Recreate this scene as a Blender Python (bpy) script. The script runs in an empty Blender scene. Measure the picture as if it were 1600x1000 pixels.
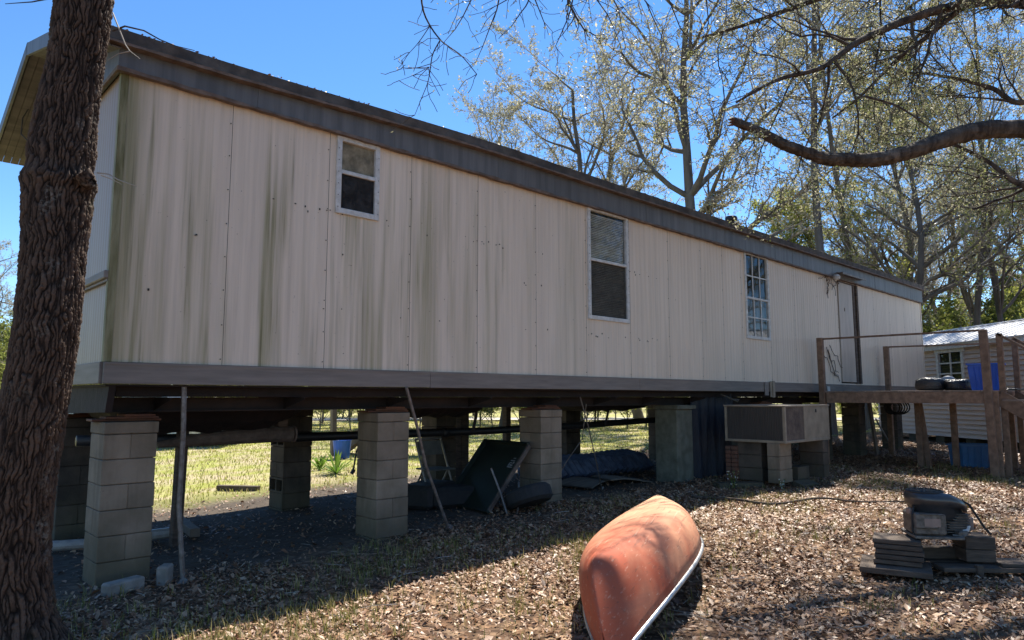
import bpy, math, random
import numpy as np
from mathutils import Vector
PI = math.pi
R = math.radians
scene = bpy.context.scene
col = scene.collection

# ------------------------------------------------------------------ camera, sky, sun, exposure
HEAD = R(46.2); PITCH = R(6.3); CH = 1.5; FPX = 1090.0
cd = bpy.data.cameras.new('camera'); cam = bpy.data.objects.new('camera', cd); col.objects.link(cam)
cam.location = (0, 0, CH); cam.rotation_euler = (PI/2 + PITCH, 0, HEAD - PI/2)
cd.sensor_width = 36; cd.lens = FPX/1600*36; cd.clip_start = .05; cd.clip_end = 1500
scene.camera = cam
SUN_AZ = R(25); SUN_EL = R(56)          # azimuth from +X towards +Y
w = bpy.data.worlds.new('World'); scene.world = w; w.use_nodes = True
nt = w.node_tree; nt.nodes.clear()
sk = nt.nodes.new('ShaderNodeTexSky'); sk.sky_type = 'NISHITA'; sk.sun_disc = False
sk.sun_elevation = SUN_EL; sk.sun_rotation = PI/2 - SUN_AZ; sk.air_density = 1.0; sk.dust_density = .0; sk.ozone_density = 3.2; sk.altitude = 1800
bg = nt.nodes.new('ShaderNodeBackground'); bg.inputs[1].default_value = .112
wo = nt.nodes.new('ShaderNodeOutputWorld'); hs = nt.nodes.new('ShaderNodeHueSaturation'); hs.inputs['Saturation'].default_value = 1.18
nt.links.new(sk.outputs[0], hs.inputs['Color']); nt.links.new(hs.outputs[0], bg.inputs[0]); nt.links.new(bg.outputs[0], wo.inputs[0])
sd = bpy.data.lights.new('sun', 'SUN'); sd.energy = 5.0; sd.angle = R(.53); sd.color = (1, .94, .84)
so = bpy.data.objects.new('sun', sd); col.objects.link(so)
sv = Vector((math.cos(SUN_AZ)*math.cos(SUN_EL), math.sin(SUN_AZ)*math.cos(SUN_EL), math.sin(SUN_EL)))
so.rotation_euler = sv.to_track_quat('Z', 'Y').to_euler()
vs = scene.view_settings; vs.view_transform = 'Standard'; vs.look = 'None'; vs.gamma = 1; vs.use_curve_mapping = False; vs.exposure = 1.06

FW = np.array([math.cos(HEAD), math.sin(HEAD), 0]); RT = np.array([math.sin(HEAD), -math.cos(HEAD), 0])
def at(px, fwd, z=0.0):      # a place on the ground: bearing as pixel column of the horizon, distance ahead
    p = FW*fwd + RT*((px-800)/(FPX)*fwd*1.0)
    return np.array([p[0], p[1], z])
def pt(px, py, f):           # point along the view at depth f (used once, offline style, for surveyed positions)
    c, s = math.cos(PITCH), math.sin(PITCH); v = (500-py)/FPX
    d = FW*(c - v*s) + np.array([0, 0, s + v*c]) + RT*((px-800)/FPX)
    k = f/(c - v*s); return d*k + np.array([0, 0, CH])

def sstep(a, b, x):
    t = np.clip((x-a)/(b-a), 0, 1); return t*t*(3-2*t)
def gz(x, y):                # ground height
    x = np.asarray(x, float); y = np.asarray(y, float)
    z = .13*sstep(3.0, 8.0, x)
    z = z + .018*np.sin(x*1.7+y*.9)*np.sin(y*1.3-x*.4) + .01*np.sin(x*3.9+1)*np.sin(y*4.3)
    return z
def g(x, y): return float(gz(x, y))

# ------------------------------------------------------------------ object helpers
def props(o, label=None, cat=None, group=None, kind=None):
    if label: o['label'] = label
    if cat: o['category'] = cat
    if group: o['group'] = group
    if kind: o['kind'] = kind
    return o
def wl(o):
    v = Vector((0, 0, 0))
    while o: v += o.location; o = o.parent
    return v
def thing(name, label, cat, loc, group=None):
    o = bpy.data.objects.new(name, None); col.objects.link(o); o.location = loc; o.empty_display_size = .2
    return props(o, label, cat, group)
class MB:
    def __init__(s): s.v = []; s.f = []; s.m = []; s.n = 0
    def add(s, V, F, m=0):
        s.v.append(np.asarray(V, float).reshape(-1, 3))
        for q in F: s.f.append(tuple(int(i)+s.n for i in q)); s.m.append(m)
        s.n += len(s.v[-1]); return s
    def box(s, c, d, rz=0, m=0, ch=0, M=None):
        hx, hy, hz = d[0]/2, d[1]/2, d[2]/2
        if ch <= 0:
            V = np.array([(x*hx, y*hy, z*hz) for z in (-1, 1) for y in (-1, 1) for x in (-1, 1)])
            F = [(0, 2, 3, 1), (4, 5, 7, 6), (0, 1, 5, 4), (2, 6, 7, 3), (0, 4, 6, 2), (1, 3, 7, 5)]
        else:
            V = []; idx = {}
            h = (hx, hy, hz)
            for sx in (-1, 1):
                for sy in (-1, 1):
                    for sz in (-1, 1):
                        for a in range(3):
                            p = [sx*(hx-ch), sy*(hy-ch), sz*(hz-ch)]; p[a] = (sx, sy, sz)[a]*h[a]
                            idx[(sx, sy, sz, a)] = len(V); V.append(p)
            F = []
            I = lambda sx, sy, sz, a: idx[(sx, sy, sz, a)]
            for t in (-1, 1):
                F.append([I(t, y, z, 0) for y, z in ((-1, -1), (1, -1), (1, 1), (-1, 1))][::t])
                F.append([I(x, t, z, 1) for x, z in ((-1, -1), (1, -1), (1, 1), (-1, 1))][::-t])
                F.append([I(x, y, t, 2) for x, y in ((-1, -1), (1, -1), (1, 1), (-1, 1))][::t])
            for u in (-1, 1):
                for v in (-1, 1):
                    k = u*v
                    F.append([I(-1, u, v, 1), I(1, u, v, 1), I(1, u, v, 2), I(-1, u, v, 2)][::k])
                    F.append([I(u, -1, v, 0), I(u, 1, v, 0), I(u, 1, v, 2), I(u, -1, v, 2)][::-k])
                    F.append([I(u, v, -1, 0), I(u, v, 1, 0), I(u, v, 1, 1), I(u, v, -1, 1)][::k])
            for x in (-1, 1):
                for y in (-1, 1):
                    for z in (-1, 1): F.append([I(x, y, z, 0), I(x, y, z, 1), I(x, y, z, 2)][::x*y*z])
            V = np.array(V)
        if M is not None: V = V @ np.asarray(M).T
        if rz: ca, sa = math.cos(rz), math.sin(rz); V = V @ np.array([[ca, -sa, 0], [sa, ca, 0], [0, 0, 1]]).T
        return s.add(V + np.array(c), F, m)
    def bx(s, x0, x1, y0, y1, z0, z1, m=0, ch=0):
        return s.box(((x0+x1)/2, (y0+y1)/2, (z0+z1)/2), (abs(x1-x0), abs(y1-y0), abs(z1-z0)), 0, m, ch)
    def bar(s, a, b, wd, ht, m=0, ch=0, roll=None):     # box beam from a to b
        a = np.array(a, float); b = np.array(b, float); d = b-a; L = np.linalg.norm(d); X = d/L
        up = np.array([0, 0, 1.]) if roll is None else np.array(roll, float)
        if abs(X@up) > .98: up = np.array([0, 1., 0])
        Y = np.cross(up, X); Y /= np.linalg.norm(Y); Z = np.cross(X, Y)
        return s.box((a+b)/2, (L, wd, ht), 0, m, ch, M=np.array([X, Y, Z]).T)
    def tube(s, P, r, k=8, m=0, cap=True):
        P = np.array(P, float); n = len(P); r = np.full(n, r, float) if np.isscalar(r) else np.array(r, float)
        T = np.gradient(P, axis=0); T /= np.linalg.norm(T, axis=1)[:, None]+1e-9
        u = np.cross(T[0], [0, 0, 1.]);
        if np.linalg.norm(u) < .1: u = np.cross(T[0], [1., 0, 0])
        u /= np.linalg.norm(u); V = []
        an = np.arange(k)*2*PI/k
        for i in range(n):
            u = u - T[i]*(u@T[i]); u /= np.linalg.norm(u); vv = np.cross(T[i], u)
            V.append(P[i] + r[i]*(np.cos(an)[:, None]*u + np.sin(an)[:, None]*vv))
        V = np.concatenate(V)
        F = [(i*k+j, i*k+(j+1) % k, (i+1)*k+(j+1) % k, (i+1)*k+j) for i in range(n-1) for j in range(k)]
        if cap: F += [tuple(range(k))[::-1], tuple((n-1)*k+j for j in range(k))]
        return s.add(V, F, m)
    def lathe(s, prof, c, k=16, m=0, M=None):            # prof: (r,z)
        an = np.arange(k)*2*PI/k
        V = np.array([(r*math.cos(a), r*math.sin(a), z) for r, z in prof for a in an])
        F = [(i*k+j, i*k+(j+1) % k, (i+1)*k+(j+1) % k, (i+1)*k+j) for i in range(len(prof)-1) for j in range(k)]
        F += [tuple(range(k))[::-1], tuple((len(prof)-1)*k+j for j in range(k))]
        if M is not None: V = V @ np.asarray(M).T
        return s.add(V+np.array(c), F, m)
    def prism(s, poly, o, U, W, N, th, m=0):            # poly (u,w) on plane o+uU+wW, extruded th along N
        U, W, N, o = map(lambda q: np.array(q, float), (U, W, N, o)); n = len(poly)
        A = np.array([o+u*U+q*W for u, q in poly]); V = np.concatenate([A, A+N*th])
        F = [tuple(range(n))[::-1], tuple(range(n, 2*n))]+[(i, (i+1) % n, n+(i+1) % n, n+i) for i in range(n)]
        return s.add(V, F, m)
    def mesh(s, name, mats, smooth=False, off=None):
        V = np.concatenate(s.v) if s.v else np.zeros((0, 3))
        if off is not None: V = V-np.array(off)
        me = bpy.data.meshes.new(name); me.from_pydata(V.tolist(), [], s.f)
        for x in (mats if isinstance(mats, (list, tuple)) else [mats]): me.materials.append(x)
        if any(s.m): me.polygons.foreach_set('material_index', s.m)
        if smooth: me.polygons.foreach_set('use_smooth', [True]*len(s.f))
        me.update(); return me
    def build(s, name, mats, parent=None, smooth=False, org=None):
        off = wl(parent) if parent else Vector((0, 0, 0))
        if org is not None: off = Vector(org)
        o = bpy.data.objects.new(name, s.mesh(name, mats, smooth, off)); col.objects.link(o)
        if parent: o.parent = parent
        if org is not None: o.location = Vector(org)-(wl(parent) if parent else Vector((0, 0, 0)))
        return o
def part(name, mats, parent, fn, smooth=False):
    b = MB(); fn(b); return b.build(name, mats, parent, smooth)
def inst(name, me, parent, loc, rz=0, label=None, tilt=(0, 0)):
    o = bpy.data.objects.new(name, me); col.objects.link(o)
    o.location = Vector(loc)-(wl(parent) if parent else Vector((0, 0, 0))); o.rotation_euler = (tilt[0], tilt[1], rz)
    if parent: o.parent = parent
    if label: o['label'] = label
    return o
def big(name, V, F, mats, parent=None, midx=None, smooth=False):   # numpy mesh, F (n,k) const k
    me = bpy.data.meshes.new(name); n, k = F.shape
    off = wl(parent) if parent else Vector((0, 0, 0)); V = V-np.array(off)
    me.vertices.add(len(V)); me.vertices.foreach_set('co', V.astype(np.float32).ravel())
    me.loops.add(n*k); me.loops.foreach_set('vertex_index', F.astype(np.int32).ravel())
    me.polygons.add(n); me.polygons.foreach_set('loop_start', np.arange(0, n*k, k, dtype=np.int32)); me.polygons.foreach_set('loop_total', np.full(n, k, np.int32))
    for x in mats: me.materials.append(x)
    if midx is not None: me.polygons.foreach_set('material_index', midx.astype(np.int32))
    if smooth: me.polygons.foreach_set('use_smooth', np.ones(n, bool))
    me.update(); me.validate()
    o = bpy.data.objects.new(name, me); col.objects.link(o)
    if parent: o.parent = parent
    return o
def copy_tree(o, loc, rz=0, sc=1, label=None, group=None, sz=None):
    c = o.copy(); col.objects.link(c); c.location = loc; c.rotation_euler = (0, 0, rz); c.scale = (sc, sc, sz or sc)
    if label: c['label'] = label
    if group: c['group'] = group
    for ch in list(o.children):
        d = ch.copy(); col.objects.link(d); d.parent = c
        for e in list(ch.children):
            f = e.copy(); col.objects.link(f); f.parent = d
    return c

# ------------------------------------------------------------------ materials
class NT:
    def __init__(s, name):
        s.mat = bpy.data.materials.new(name); s.mat.use_nodes = True; s.t = s.mat.node_tree; s.t.nodes.clear()
        s.out = s.n('ShaderNodeOutputMaterial'); s.b = s.n('ShaderNodeBsdfPrincipled'); s.l(s.b.outputs[0], s.out.inputs[0])
    def n(s, t, **k):
        x = s.t.nodes.new(t)
        for a, v in k.items(): setattr(x, a, v)
        return x
    def l(s, a, b): s.t.links.new(a, b)
    def co(s, sc=(1, 1, 1), kind='Position'):      # world position by default, so alike pieces do not repeat their grain
        c = s.n('ShaderNodeNewGeometry' if kind == 'Position' else 'ShaderNodeTexCoord')
        m = s.n('ShaderNodeMapping'); m.inputs['Scale'].default_value = sc; s.l(c.outputs[kind], m.inputs[0]); return m.outputs[0]
    def noise(s, sc=(1, 1, 1), scale=1, det=4, rough=.6, dist=0, vec=None):
        x = s.n('ShaderNodeTexNoise'); x.inputs['Scale'].default_value = scale; x.inputs['Detail'].default_value = det
        x.inputs['Roughness'].default_value = rough; x.inputs['Distortion'].default_value = dist
        s.l(vec or s.co(sc), x.inputs['Vector']); return x.outputs['Fac']
    def ramp(s, f, stops):
        r = s.n('ShaderNodeValToRGB'); e = r.color_ramp.elements
        while len(e) < len(stops): e.new(.5)
        for q, (p, c) in zip(e, stops): q.position = p; q.color = (c, c, c, 1) if np.isscalar(c) else (*c, 1)
        s.l(f, r.inputs[0]); return r.outputs[0]
    def mix(s, f, a, b, mode='MIX'):
        m = s.n('ShaderNodeMix', data_type='RGBA', blend_type=mode)
        for i, q in ((0, f), (6, a), (7, b)):
            if isinstance(q, (int, float)): m.inputs[i].default_value = q
            elif isinstance(q, tuple): m.inputs[i].default_value = (*q, 1)
            else: s.l(q, m.inputs[i])
        return m.outputs[2]
    def math(s, op, a, b=0, c=None):
        m = s.n('ShaderNodeMath', operation=op)
        for i, q in ((0, a), (1, b), (2, c)):
            if q is None: continue
            if isinstance(q, (int, float)): m.inputs[i].default_value = q
            else: s.l(q, m.inputs[i])
        return m.outputs[0]
    def bump(s, h, st=.3, d=.01):
        b = s.n('ShaderNodeBump'); b.inputs['Strength'].default_value = st; b.inputs['Distance'].default_value = d
        s.l(h, b.inputs['Height']); s.l(b.outputs[0], s.b.inputs['Normal'])
    def fin(s, c, rough=.7, metal=0, spec=None):
        if isinstance(c, tuple): s.b.inputs['Base Color'].default_value = (*c, 1)
        else: s.l(c, s.b.inputs['Base Color'])
        if isinstance(rough, (int, float)): s.b.inputs['Roughness'].default_value = rough
        else: s.l(rough, s.b.inputs['Roughness'])
        s.b.inputs['Metallic'].default_value = metal
        if spec is not None: s.b.inputs['Specular IOR Level'].default_value = spec
        return s.mat
def simple(name, c, c2=None, rough=.7, metal=0, sc=(1, 1, 1), scale=8, bump=.2, bd=.003, isl=0, lo=.35, hi=.65, det=6, spec=None):
    t = NT(name); n = t.noise(sc, scale, det)
    c2 = c2 or tuple(q*.6 for q in c)
    cc = t.mix(t.ramp(n, [(lo, 0.), (hi, 1.)]), c, c2)
    if isl:
        gi = t.n('ShaderNodeObjectInfo').outputs['Random']
        v = t.math('MULTIPLY_ADD', gi, isl, 1-isl/2); cm = t.n('ShaderNodeCombineColor')
        for i in range(3): t.l(v, cm.inputs[i])
        cc = t.mix(1.0, cc, cm.outputs[0], 'MULTIPLY')
    if bump: t.bump(t.noise(sc, scale*3, 6), bump, bd)
    return t.fin(cc, rough, metal, spec)

def siding_mat(name, algae, base=(.80, .675, .535), alt=(.72, .60, .47)):
    t = NT(name)
    n1 = t.noise((1, 1, .12), 2.2, 5); c = t.mix(t.ramp(n1, [(.35, 0.), (.7, 1.)]), base, alt)
    fine = t.noise((22, 22, .5), 1, 3); c = t.mix(t.math('MULTIPLY', t.ramp(fine, [(.4, 0.), (.75, 1.)]), .30), c, (.36, .31, .25))
    # rain-streaked algae: soft olive veils with finer darker tongues, thicker towards the shaded corner of the house
    sep = t.n('ShaderNodeSeparateXYZ'); t.l(t.co(), sep.inputs[0]); X = sep.outputs[0]; Z = sep.outputs[2]
    st = t.noise((3.6, 3.6, .16), 1, 5, .6, .3); st2 = t.noise((15, 15, .40), 1, 5, .65); st3 = t.noise((34, 34, .8), 1, 3)
    start = t.noise((9, 9, .03), 1.0, 3)
    top = t.math('SUBTRACT', t.math('MULTIPLY_ADD', start, 4.6, 1.7), Z)
    top = t.ramp(t.math('MULTIPLY_ADD', top, 1.1, .1), [(0., 0.), (1., 1.)])
    fall = t.math('MULTIPLY_ADD', X, -.24, 1.95); fall = t.math('MINIMUM', t.math('MAXIMUM', fall, .12), 1.0)
    veil = t.math('MULTIPLY', t.ramp(st, [(.46, 0.), (.66, 1.)]), t.math('MULTIPLY_ADD', t.ramp(st2, [(.3, 0.), (.7, 1.)]), .75, .25))
    tong = t.math('MULTIPLY', t.ramp(st2, [(.54, 0.), (.68, 1.)]), t.ramp(st3, [(.4, 0.), (.6, 1.)]))
    tong = t.math('MULTIPLY', tong, t.ramp(st, [(.42, 0.), (.56, 1.)]))
    low = t.math('MULTIPLY_ADD', Z, -1.6, 3.6); low = t.math('MULTIPLY', t.math('MINIMUM', t.math('MAXIMUM', low, 0.), 1.), .25)
    m = t.math('MULTIPLY', t.math('MAXIMUM', t.math('MULTIPLY', veil, 1.0), t.math('MULTIPLY', veil, low)), top)
    crn = t.math('MULTIPLY', t.ramp(t.math('MULTIPLY_ADD', X, -4.2, 7.3), [(0., 0.), (1., 1.)]), t.ramp(st2, [(.25, .25), (.6, 1.)])); m = t.math('MAXIMUM', t.math('MULTIPLY', m, fall), crn)
    m = t.math('MINIMUM', t.math('MULTIPLY', m, algae), .85)
    c = t.mix(m, c, (.215, .20, .07))
    m2 = t.math('MULTIPLY', t.math('MULTIPLY', tong, top), t.math('MULTIPLY', fall, algae*.75)); c = t.mix(m2, c, (.115, .10, .04))
    sp = t.noise((1, 1, 1), 34, 2); c = t.mix(t.ramp(sp, [(.74, 0.), (.78, .8)]), c, (.08, .06, .05))
    dr = t.noise((13, 13, .3), 1, 4); c = t.mix(t.math('MULTIPLY', t.ramp(dr, [(.55, 0.), (.75, 1.)]), .28), c, (.26, .22, .17))
    t.bump(t.noise((3, 3, .6), 3, 3), .25, .01)
    return t.fin(c, .45, 0, .4)

M = {}
M['siding'] = siding_mat('painted_ribbed_siding', 1.0)
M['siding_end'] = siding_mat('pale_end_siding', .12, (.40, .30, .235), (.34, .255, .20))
M['corner'] = simple('mossy_corner_metal', (.30, .28, .16), (.12, .11, .035), .7, 0, (8, 8, 1), 2.5, .3)
M['band'] = simple('grey_painted_rim', (.235, .20, .172), (.165, .14, .12), .6, 0, (1.2, 1.2, 14), 1.6, .2)
M['fascia'] = simple('slate_grey_fascia', (.150, .150, .150), (.09, .09, .09), .5, 0, (9, 9, .6), 1.3, .25, isl=.25)
M['drip'] = simple('rusty_drip_edge', (.10, .07, .05), (.20, .15, .12), .8, 0, (1, 1, 1), 9, .5, .006)
M['roof'] = simple('weathered_roof_coat', (.12, .105, .09), (.05, .045, .04), .9, 0, (1, 1, 1), 5, .6, .01)
M['soffit'] = simple('stained_soffit_board', (.15, .125, .105), (.09, .075, .062), .8, 0, (1, 6, 1), 2, .2)
M['white'] = simple('weathered_white_paint', (.66, .66, .64), (.48, .47, .43), .5, 0, (1, 1, 1), 14, .15)
M['door'] = simple('grimy_white_door', (.52, .44, .36), (.42, .35, .28), .5, 0, (4, 4, .7), 2, .1)
M['black'] = simple('dark_void', (.012, .011, .012), None, .9, bump=0)
M['belly'] = simple('dark_belly_wrap', (.022, .014, .014), (.010, .007, .007), .8, 0, (1, 1, 1), 3, .5, .02)
M['steel'] = simple('rusted_chassis_steel', (.032, .02, .016), (.014, .010, .009), .8, 0, (1, 1, 1), 6, .4)
M['galv'] = simple('galvanised_strap', (.26, .24, .22), (.14, .11, .09), .55, .4, (1, 1, 1), 20, .2)
M['block'] = simple('painted_concrete_block', (.36, .31, .245), (.26, .22, .165), .9, 0, (1, 1, 1), 5, .5, .004, isl=.16)
M['blockdark'] = simple('bare_concrete_block', (.16, .14, .12), (.09, .08, .07), .95, 0, (1, 1, 1), 5, .6, .005, isl=.2)
M['mud'] = simple('muddy_concrete_skirt', (.17, .17, .13), (.10, .10, .07), .95, 0, (1, 1, 1), 7, .4)
def block_mat(name, a, b_, isl):
    t = NT(name); n = t.noise((1, 1, 1), 3.2, 6); c = t.mix(t.ramp(n, [(.35, 0.), (.65, 1.)]), a, b_)
    gi = t.n('ShaderNodeObjectInfo').outputs['Random']; v = t.math('MULTIPLY_ADD', gi, isl, 1-isl/2); cm = t.n('ShaderNodeCombineColor')
    for i in range(3): t.l(v, cm.inputs[i])
    c = t.mix(1.0, c, cm.outputs[0], 'MULTIPLY')
    sep = t.n('ShaderNodeSeparateXYZ'); t.l(t.co(), sep.inputs[0])
    h = t.math('SUBTRACT', t.math('MULTIPLY_ADD', t.noise((2.5, 2.5, .8), 1.5, 5), 1.1, -.02), sep.outputs[2])
    c = t.mix(t.math('MULTIPLY', t.ramp(t.math('MULTIPLY', h, 2.2), [(0., 0.), (1., 1.)]), .72), c, (.105, .095, .06))
    sk_ = t.noise((7, 7, .6), 1, 5); c = t.mix(t.math('MULTIPLY', t.ramp(sk_, [(.52, 0.), (.7, 1.)]), .4), c, tuple(q*.45 for q in b_))
    ch_ = t.noise((1, 1, 1), 26, 3); c = t.mix(t.ramp(ch_, [(.68, 0.), (.74, .6)]), c, tuple(q*.6 for q in a))
    t.bump(t.noise((1, 1, 1), 45, 5), .55, .006); return t.fin(c, .93, 0, .2)
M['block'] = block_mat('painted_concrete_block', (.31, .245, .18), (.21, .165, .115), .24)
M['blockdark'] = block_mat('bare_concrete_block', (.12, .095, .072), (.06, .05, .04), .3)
M['shim'] = simple('red_brown_shim_wood', (.19, .075, .035), (.09, .035, .02), .8, 0, (2, 14, 2), 2, .3)
M['wood'] = simple('brown_deck_wood', (.27, .165, .105), (.15, .09, .057), .8, 0, (1.5, 1.5, 1.5), 7, .4, isl=.3)
M['woodtop'] = simple('sunbleached_wood', (.30, .22, .165), (.17, .12, .09), .8, 0, (10, 1, 1), 3, .3, isl=.25)
M['greywood'] = simple('grey_old_wood', (.125, .09, .065), (.055, .04, .03), .9, 0, (2, 2, 12), 3, .5, isl=.3)
M['pipe'] = simple('black_sewer_pipe', (.018, .018, .02), None, .5)
M['duct'] = simple('mud_brown_duct_wrap', (.15, .115, .09), (.07, .052, .042), .85, 0, (1, 1, 1), 9, .7, .01)
M['pvc'] = simple('white_pvc', (.40, .38, .34), (.24, .22, .2), .4)
M['acm'] = simple('tan_equipment_metal', (.34, .28, .205), (.22, .18, .13), .5, .0, (1, 1, 1), 5, .1)
M['acd'] = simple('dark_condenser_coil', (.11, .095, .08), (.075, .065, .055), .6, .1, (40, 40, 1), 2, .5)
M['brickr'] = simple('red_brown_masonry', (.20, .085, .05), (.12, .07, .05), .9, 0, (1, 1, 1), 7, .5)
M['tray'] = simple('dark_green_plastic', (.018, .028, .020), (.012, .018, .014), .45, 0, (1, 1, 1), 4, .2)
M['traymark'] = simple('grey_print', (.42, .42, .40), None, .6)
M['blue'] = simple('royal_blue_plastic', (.006, .11, .62), (.005, .08, .45), .35, 0, (1, 1, 1), 3, .1)
M['bluedim'] = simple('faded_blue_plastic', (.02, .14, .32), (.015, .08, .2), .45, 0, (1, 1, 1), 3, .1)
M['bag'] = simple('black_plastic_bag', (.02, .021, .022), None, .25, 0, (1, 1, 1), 9, 1.0, .02, spec=.8)
M['bagw'] = simple('white_plastic_sack', (.6, .6, .6), None, .3, 0, (1, 1, 1), 9, .8, .02)
M['tarp'] = simple('dark_blue_tarp', (.008, .011, .024), (.02, .022, .03), .5, 0, (3, 3, .6), 4, .8, .03)
M['mattress'] = simple('blue_grey_bundle', (.10, .13, .19), (.045, .055, .09), .7, 0, (1, 1, 1), 7, .6, .02)
M['ply'] = simple('old_plywood', (.20, .16, .12), (.12, .095, .07), .85, 0, (1, 9, 1), 3, .2)
M['rubber'] = simple('old_black_rubber', (.02, .02, .02), (.035, .033, .03), .8, 0, (1, 1, 1), 12, .4)
M['chrome'] = simple('chair_tube_metal', (.42, .40, .36), (.22, .2, .17), .35, .6)
M['chairseat'] = simple('faded_chair_panel', (.12, .12, .10), None, .6)
M['alum'] = simple('aluminium_gunwale', (.68, .69, .69), (.45, .45, .45), .38, .7, (1, 1, 1), 12, .1)
M['eng_black'] = simple('black_engine_shroud', (.022, .024, .026), (.05, .052, .055), .28, 0, (1, 1, 1), 7, .1, spec=.7)
M['eng_grey'] = simple('oily_cast_aluminium', (.20, .18, .155), (.07, .06, .05), .55, .35, (1, 1, 1), 20, .4)
M['eng_tan'] = simple('dirty_tan_label', (.34, .24, .19), (.2, .14, .11), .7)
M['shedwall'] = simple('taupe_lap_siding', (.62, .49, .39), (.55, .435, .345), .6, 0, (.4, .4, 3), 3, .1)
M['shedroof'] = simple('white_metal_roof', (.86, .85, .84), (.78, .77, .76), .35, .0, (1, 1, 1), 2, .05)
M['carpaint'] = simple('pale_silver_blue_paint', (.34, .40, .46), (.30, .36, .42), .25, .3, (1, 1, 1), 2, 0)
M['sand'] = simple('pale_sand_drive', (.50, .46, .40), (.38, .34, .29), .95, 0, (1, 1, 1), 1.5, .3, .02)
M['petal'] = simple('small_white_flower', (.75, .75, .72), None, .6, bump=0)
M['blind'] = simple('ivory_blind_slat', (.66, .60, .50), None, .6, bump=0)
M['curtain'] = simple('dim_curtain', (.20, .21, .21), (.10, .105, .10), .9, 0, (12, 12, .5), 1, 0)
M['stone'] = simple('pale_broken_block', (.34, .31, .27), (.22, .20, .17), .95, 0, (1, 1, 1), 8, .5)

def glass_mat(name, tint=(.03, .035, .033), alpha=.55, rough=.02, refl=1.0):
    t = NT(name); t.t.nodes.remove(t.b)
    gl = t.n('ShaderNodeBsdfGlossy'); gl.inputs['Roughness'].default_value = rough; gl.inputs['Color'].default_value = (.9, .95, 1, 1)
    tr = t.n('ShaderNodeBsdfTransparent'); tr.inputs[0].default_value = (.96, .97, .96, 1)
    df = t.n('ShaderNodeBsdfDiffuse'); nn = t.noise((1, 1, 1), 9, 5)
    t.l(t.mix(t.ramp(nn, [(.4, 0.), (.7, 1.)]), tint, tuple(q*2.2 for q in tint)), df.inputs[0])
    m1 = t.n('ShaderNodeMixShader'); m1.inputs[0].default_value = alpha; t.l(tr.outputs[0], m1.inputs[1]); t.l(df.outputs[0], m1.inputs[2])
    fr = t.n('ShaderNodeFresnel'); fr.inputs[0].default_value = 1.52
    bf = t.n('ShaderNodeNewGeometry').outputs['Backfacing']; f2 = t.math('MULTIPLY', t.math('MULTIPLY', fr.outputs[0], refl), t.math('SUBTRACT', 1.0, bf))
    m2 = t.n('ShaderNodeMixShader'); t.l(f2, m2.inputs[0]); t.l(m1.outputs[0], m2.inputs[1]); t.l(gl.outputs[0], m2.inputs[2])
    t.l(m2.outputs[0], t.out.inputs[0]); return t.mat
M['glass'] = glass_mat('window_glass', (.03, .035, .03), .08, .02, .7)
M['mouldy'] = glass_mat('mouldy_glass', (.17, .145, .10), .92, .12, .6)
M['screen'] = glass_mat('insect_screen', (.03, .03, .03), .8, .35, 0.0)
M['screen2'] = glass_mat('insect_screen_open', (.05, .046, .04), .42, .35, 0.0)

def leaf_mat(name, cols, trans=.35, rough=.6, island=True):
    t = NT(name)
    ge = t.n('ShaderNodeNewGeometry'); r = ge.outputs['Random Per Island']
    n = len(cols); c = t.ramp(r, [((i+.5)/n, q) for i, q in enumerate(cols)])
    t.fin(c, rough, 0, .08 if trans else .4)
    if trans:
        tl = t.n('ShaderNodeBsdfTranslucent'); t.l(c, tl.inputs[0]); m = t.n('ShaderNodeMixShader'); m.inputs[0].default_value = trans
        t.l(t.b.outputs[0], m.inputs[1]); t.l(tl.outputs[0], m.inputs[2]); t.l(m.outputs[0], t.out.inputs[0])
    return t.mat
M['litter'] = leaf_mat('dead_oak_leaves', [(.10, .045, .022), (.22, .11, .055), (.34, .195, .11), (.46, .30, .18), (.14, .065, .034), (.58, .42, .27), (.26, .135, .07), (.40, .245, .14), (.19, .09, .05), (.30, .17, .095)], .0, .5)
M['grass'] = leaf_mat('thin_lawn_grass', [(.12, .15, .03), (.26, .26, .07), (.42, .36, .14), (.18, .19, .05), (.52, .43, .22)], .3, .6)
M['lawn'] = leaf_mat('sunlit_lawn_blades', [(.26, .30, .05), (.44, .44, .10), (.36, .38, .08), (.55, .47, .25), (.48, .38, .22)], .3, .6)
M['leafg'] = leaf_mat('spring_oak_leaf', [(.18, .21, .06), (.30, .32, .10), (.40, .39, .18), (.46, .42, .27), (.20, .21, .08)], .5, .4)
M['leafpale'] = leaf_mat('pale_budding_leaf', [(.46, .42, .27), (.34, .33, .17), (.56, .52, .38), (.26, .25, .14)], .5, .4)
M['leafdark'] = leaf_mat('evergreen_leaf', [(.12, .15, .04), (.20, .23, .06), (.32, .34, .09), (.15, .17, .06)], .5)
M['leafyel'] = leaf_mat('yellow_green_leaf', [(.36, .38, .08), (.48, .48, .12), (.24, .27, .06), (.18, .21, .06)], .5)
M['palm'] = leaf_mat('palmetto_frond', [(.14, .25, .03), (.22, .34, .05), (.10, .17, .03)], .4)

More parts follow.
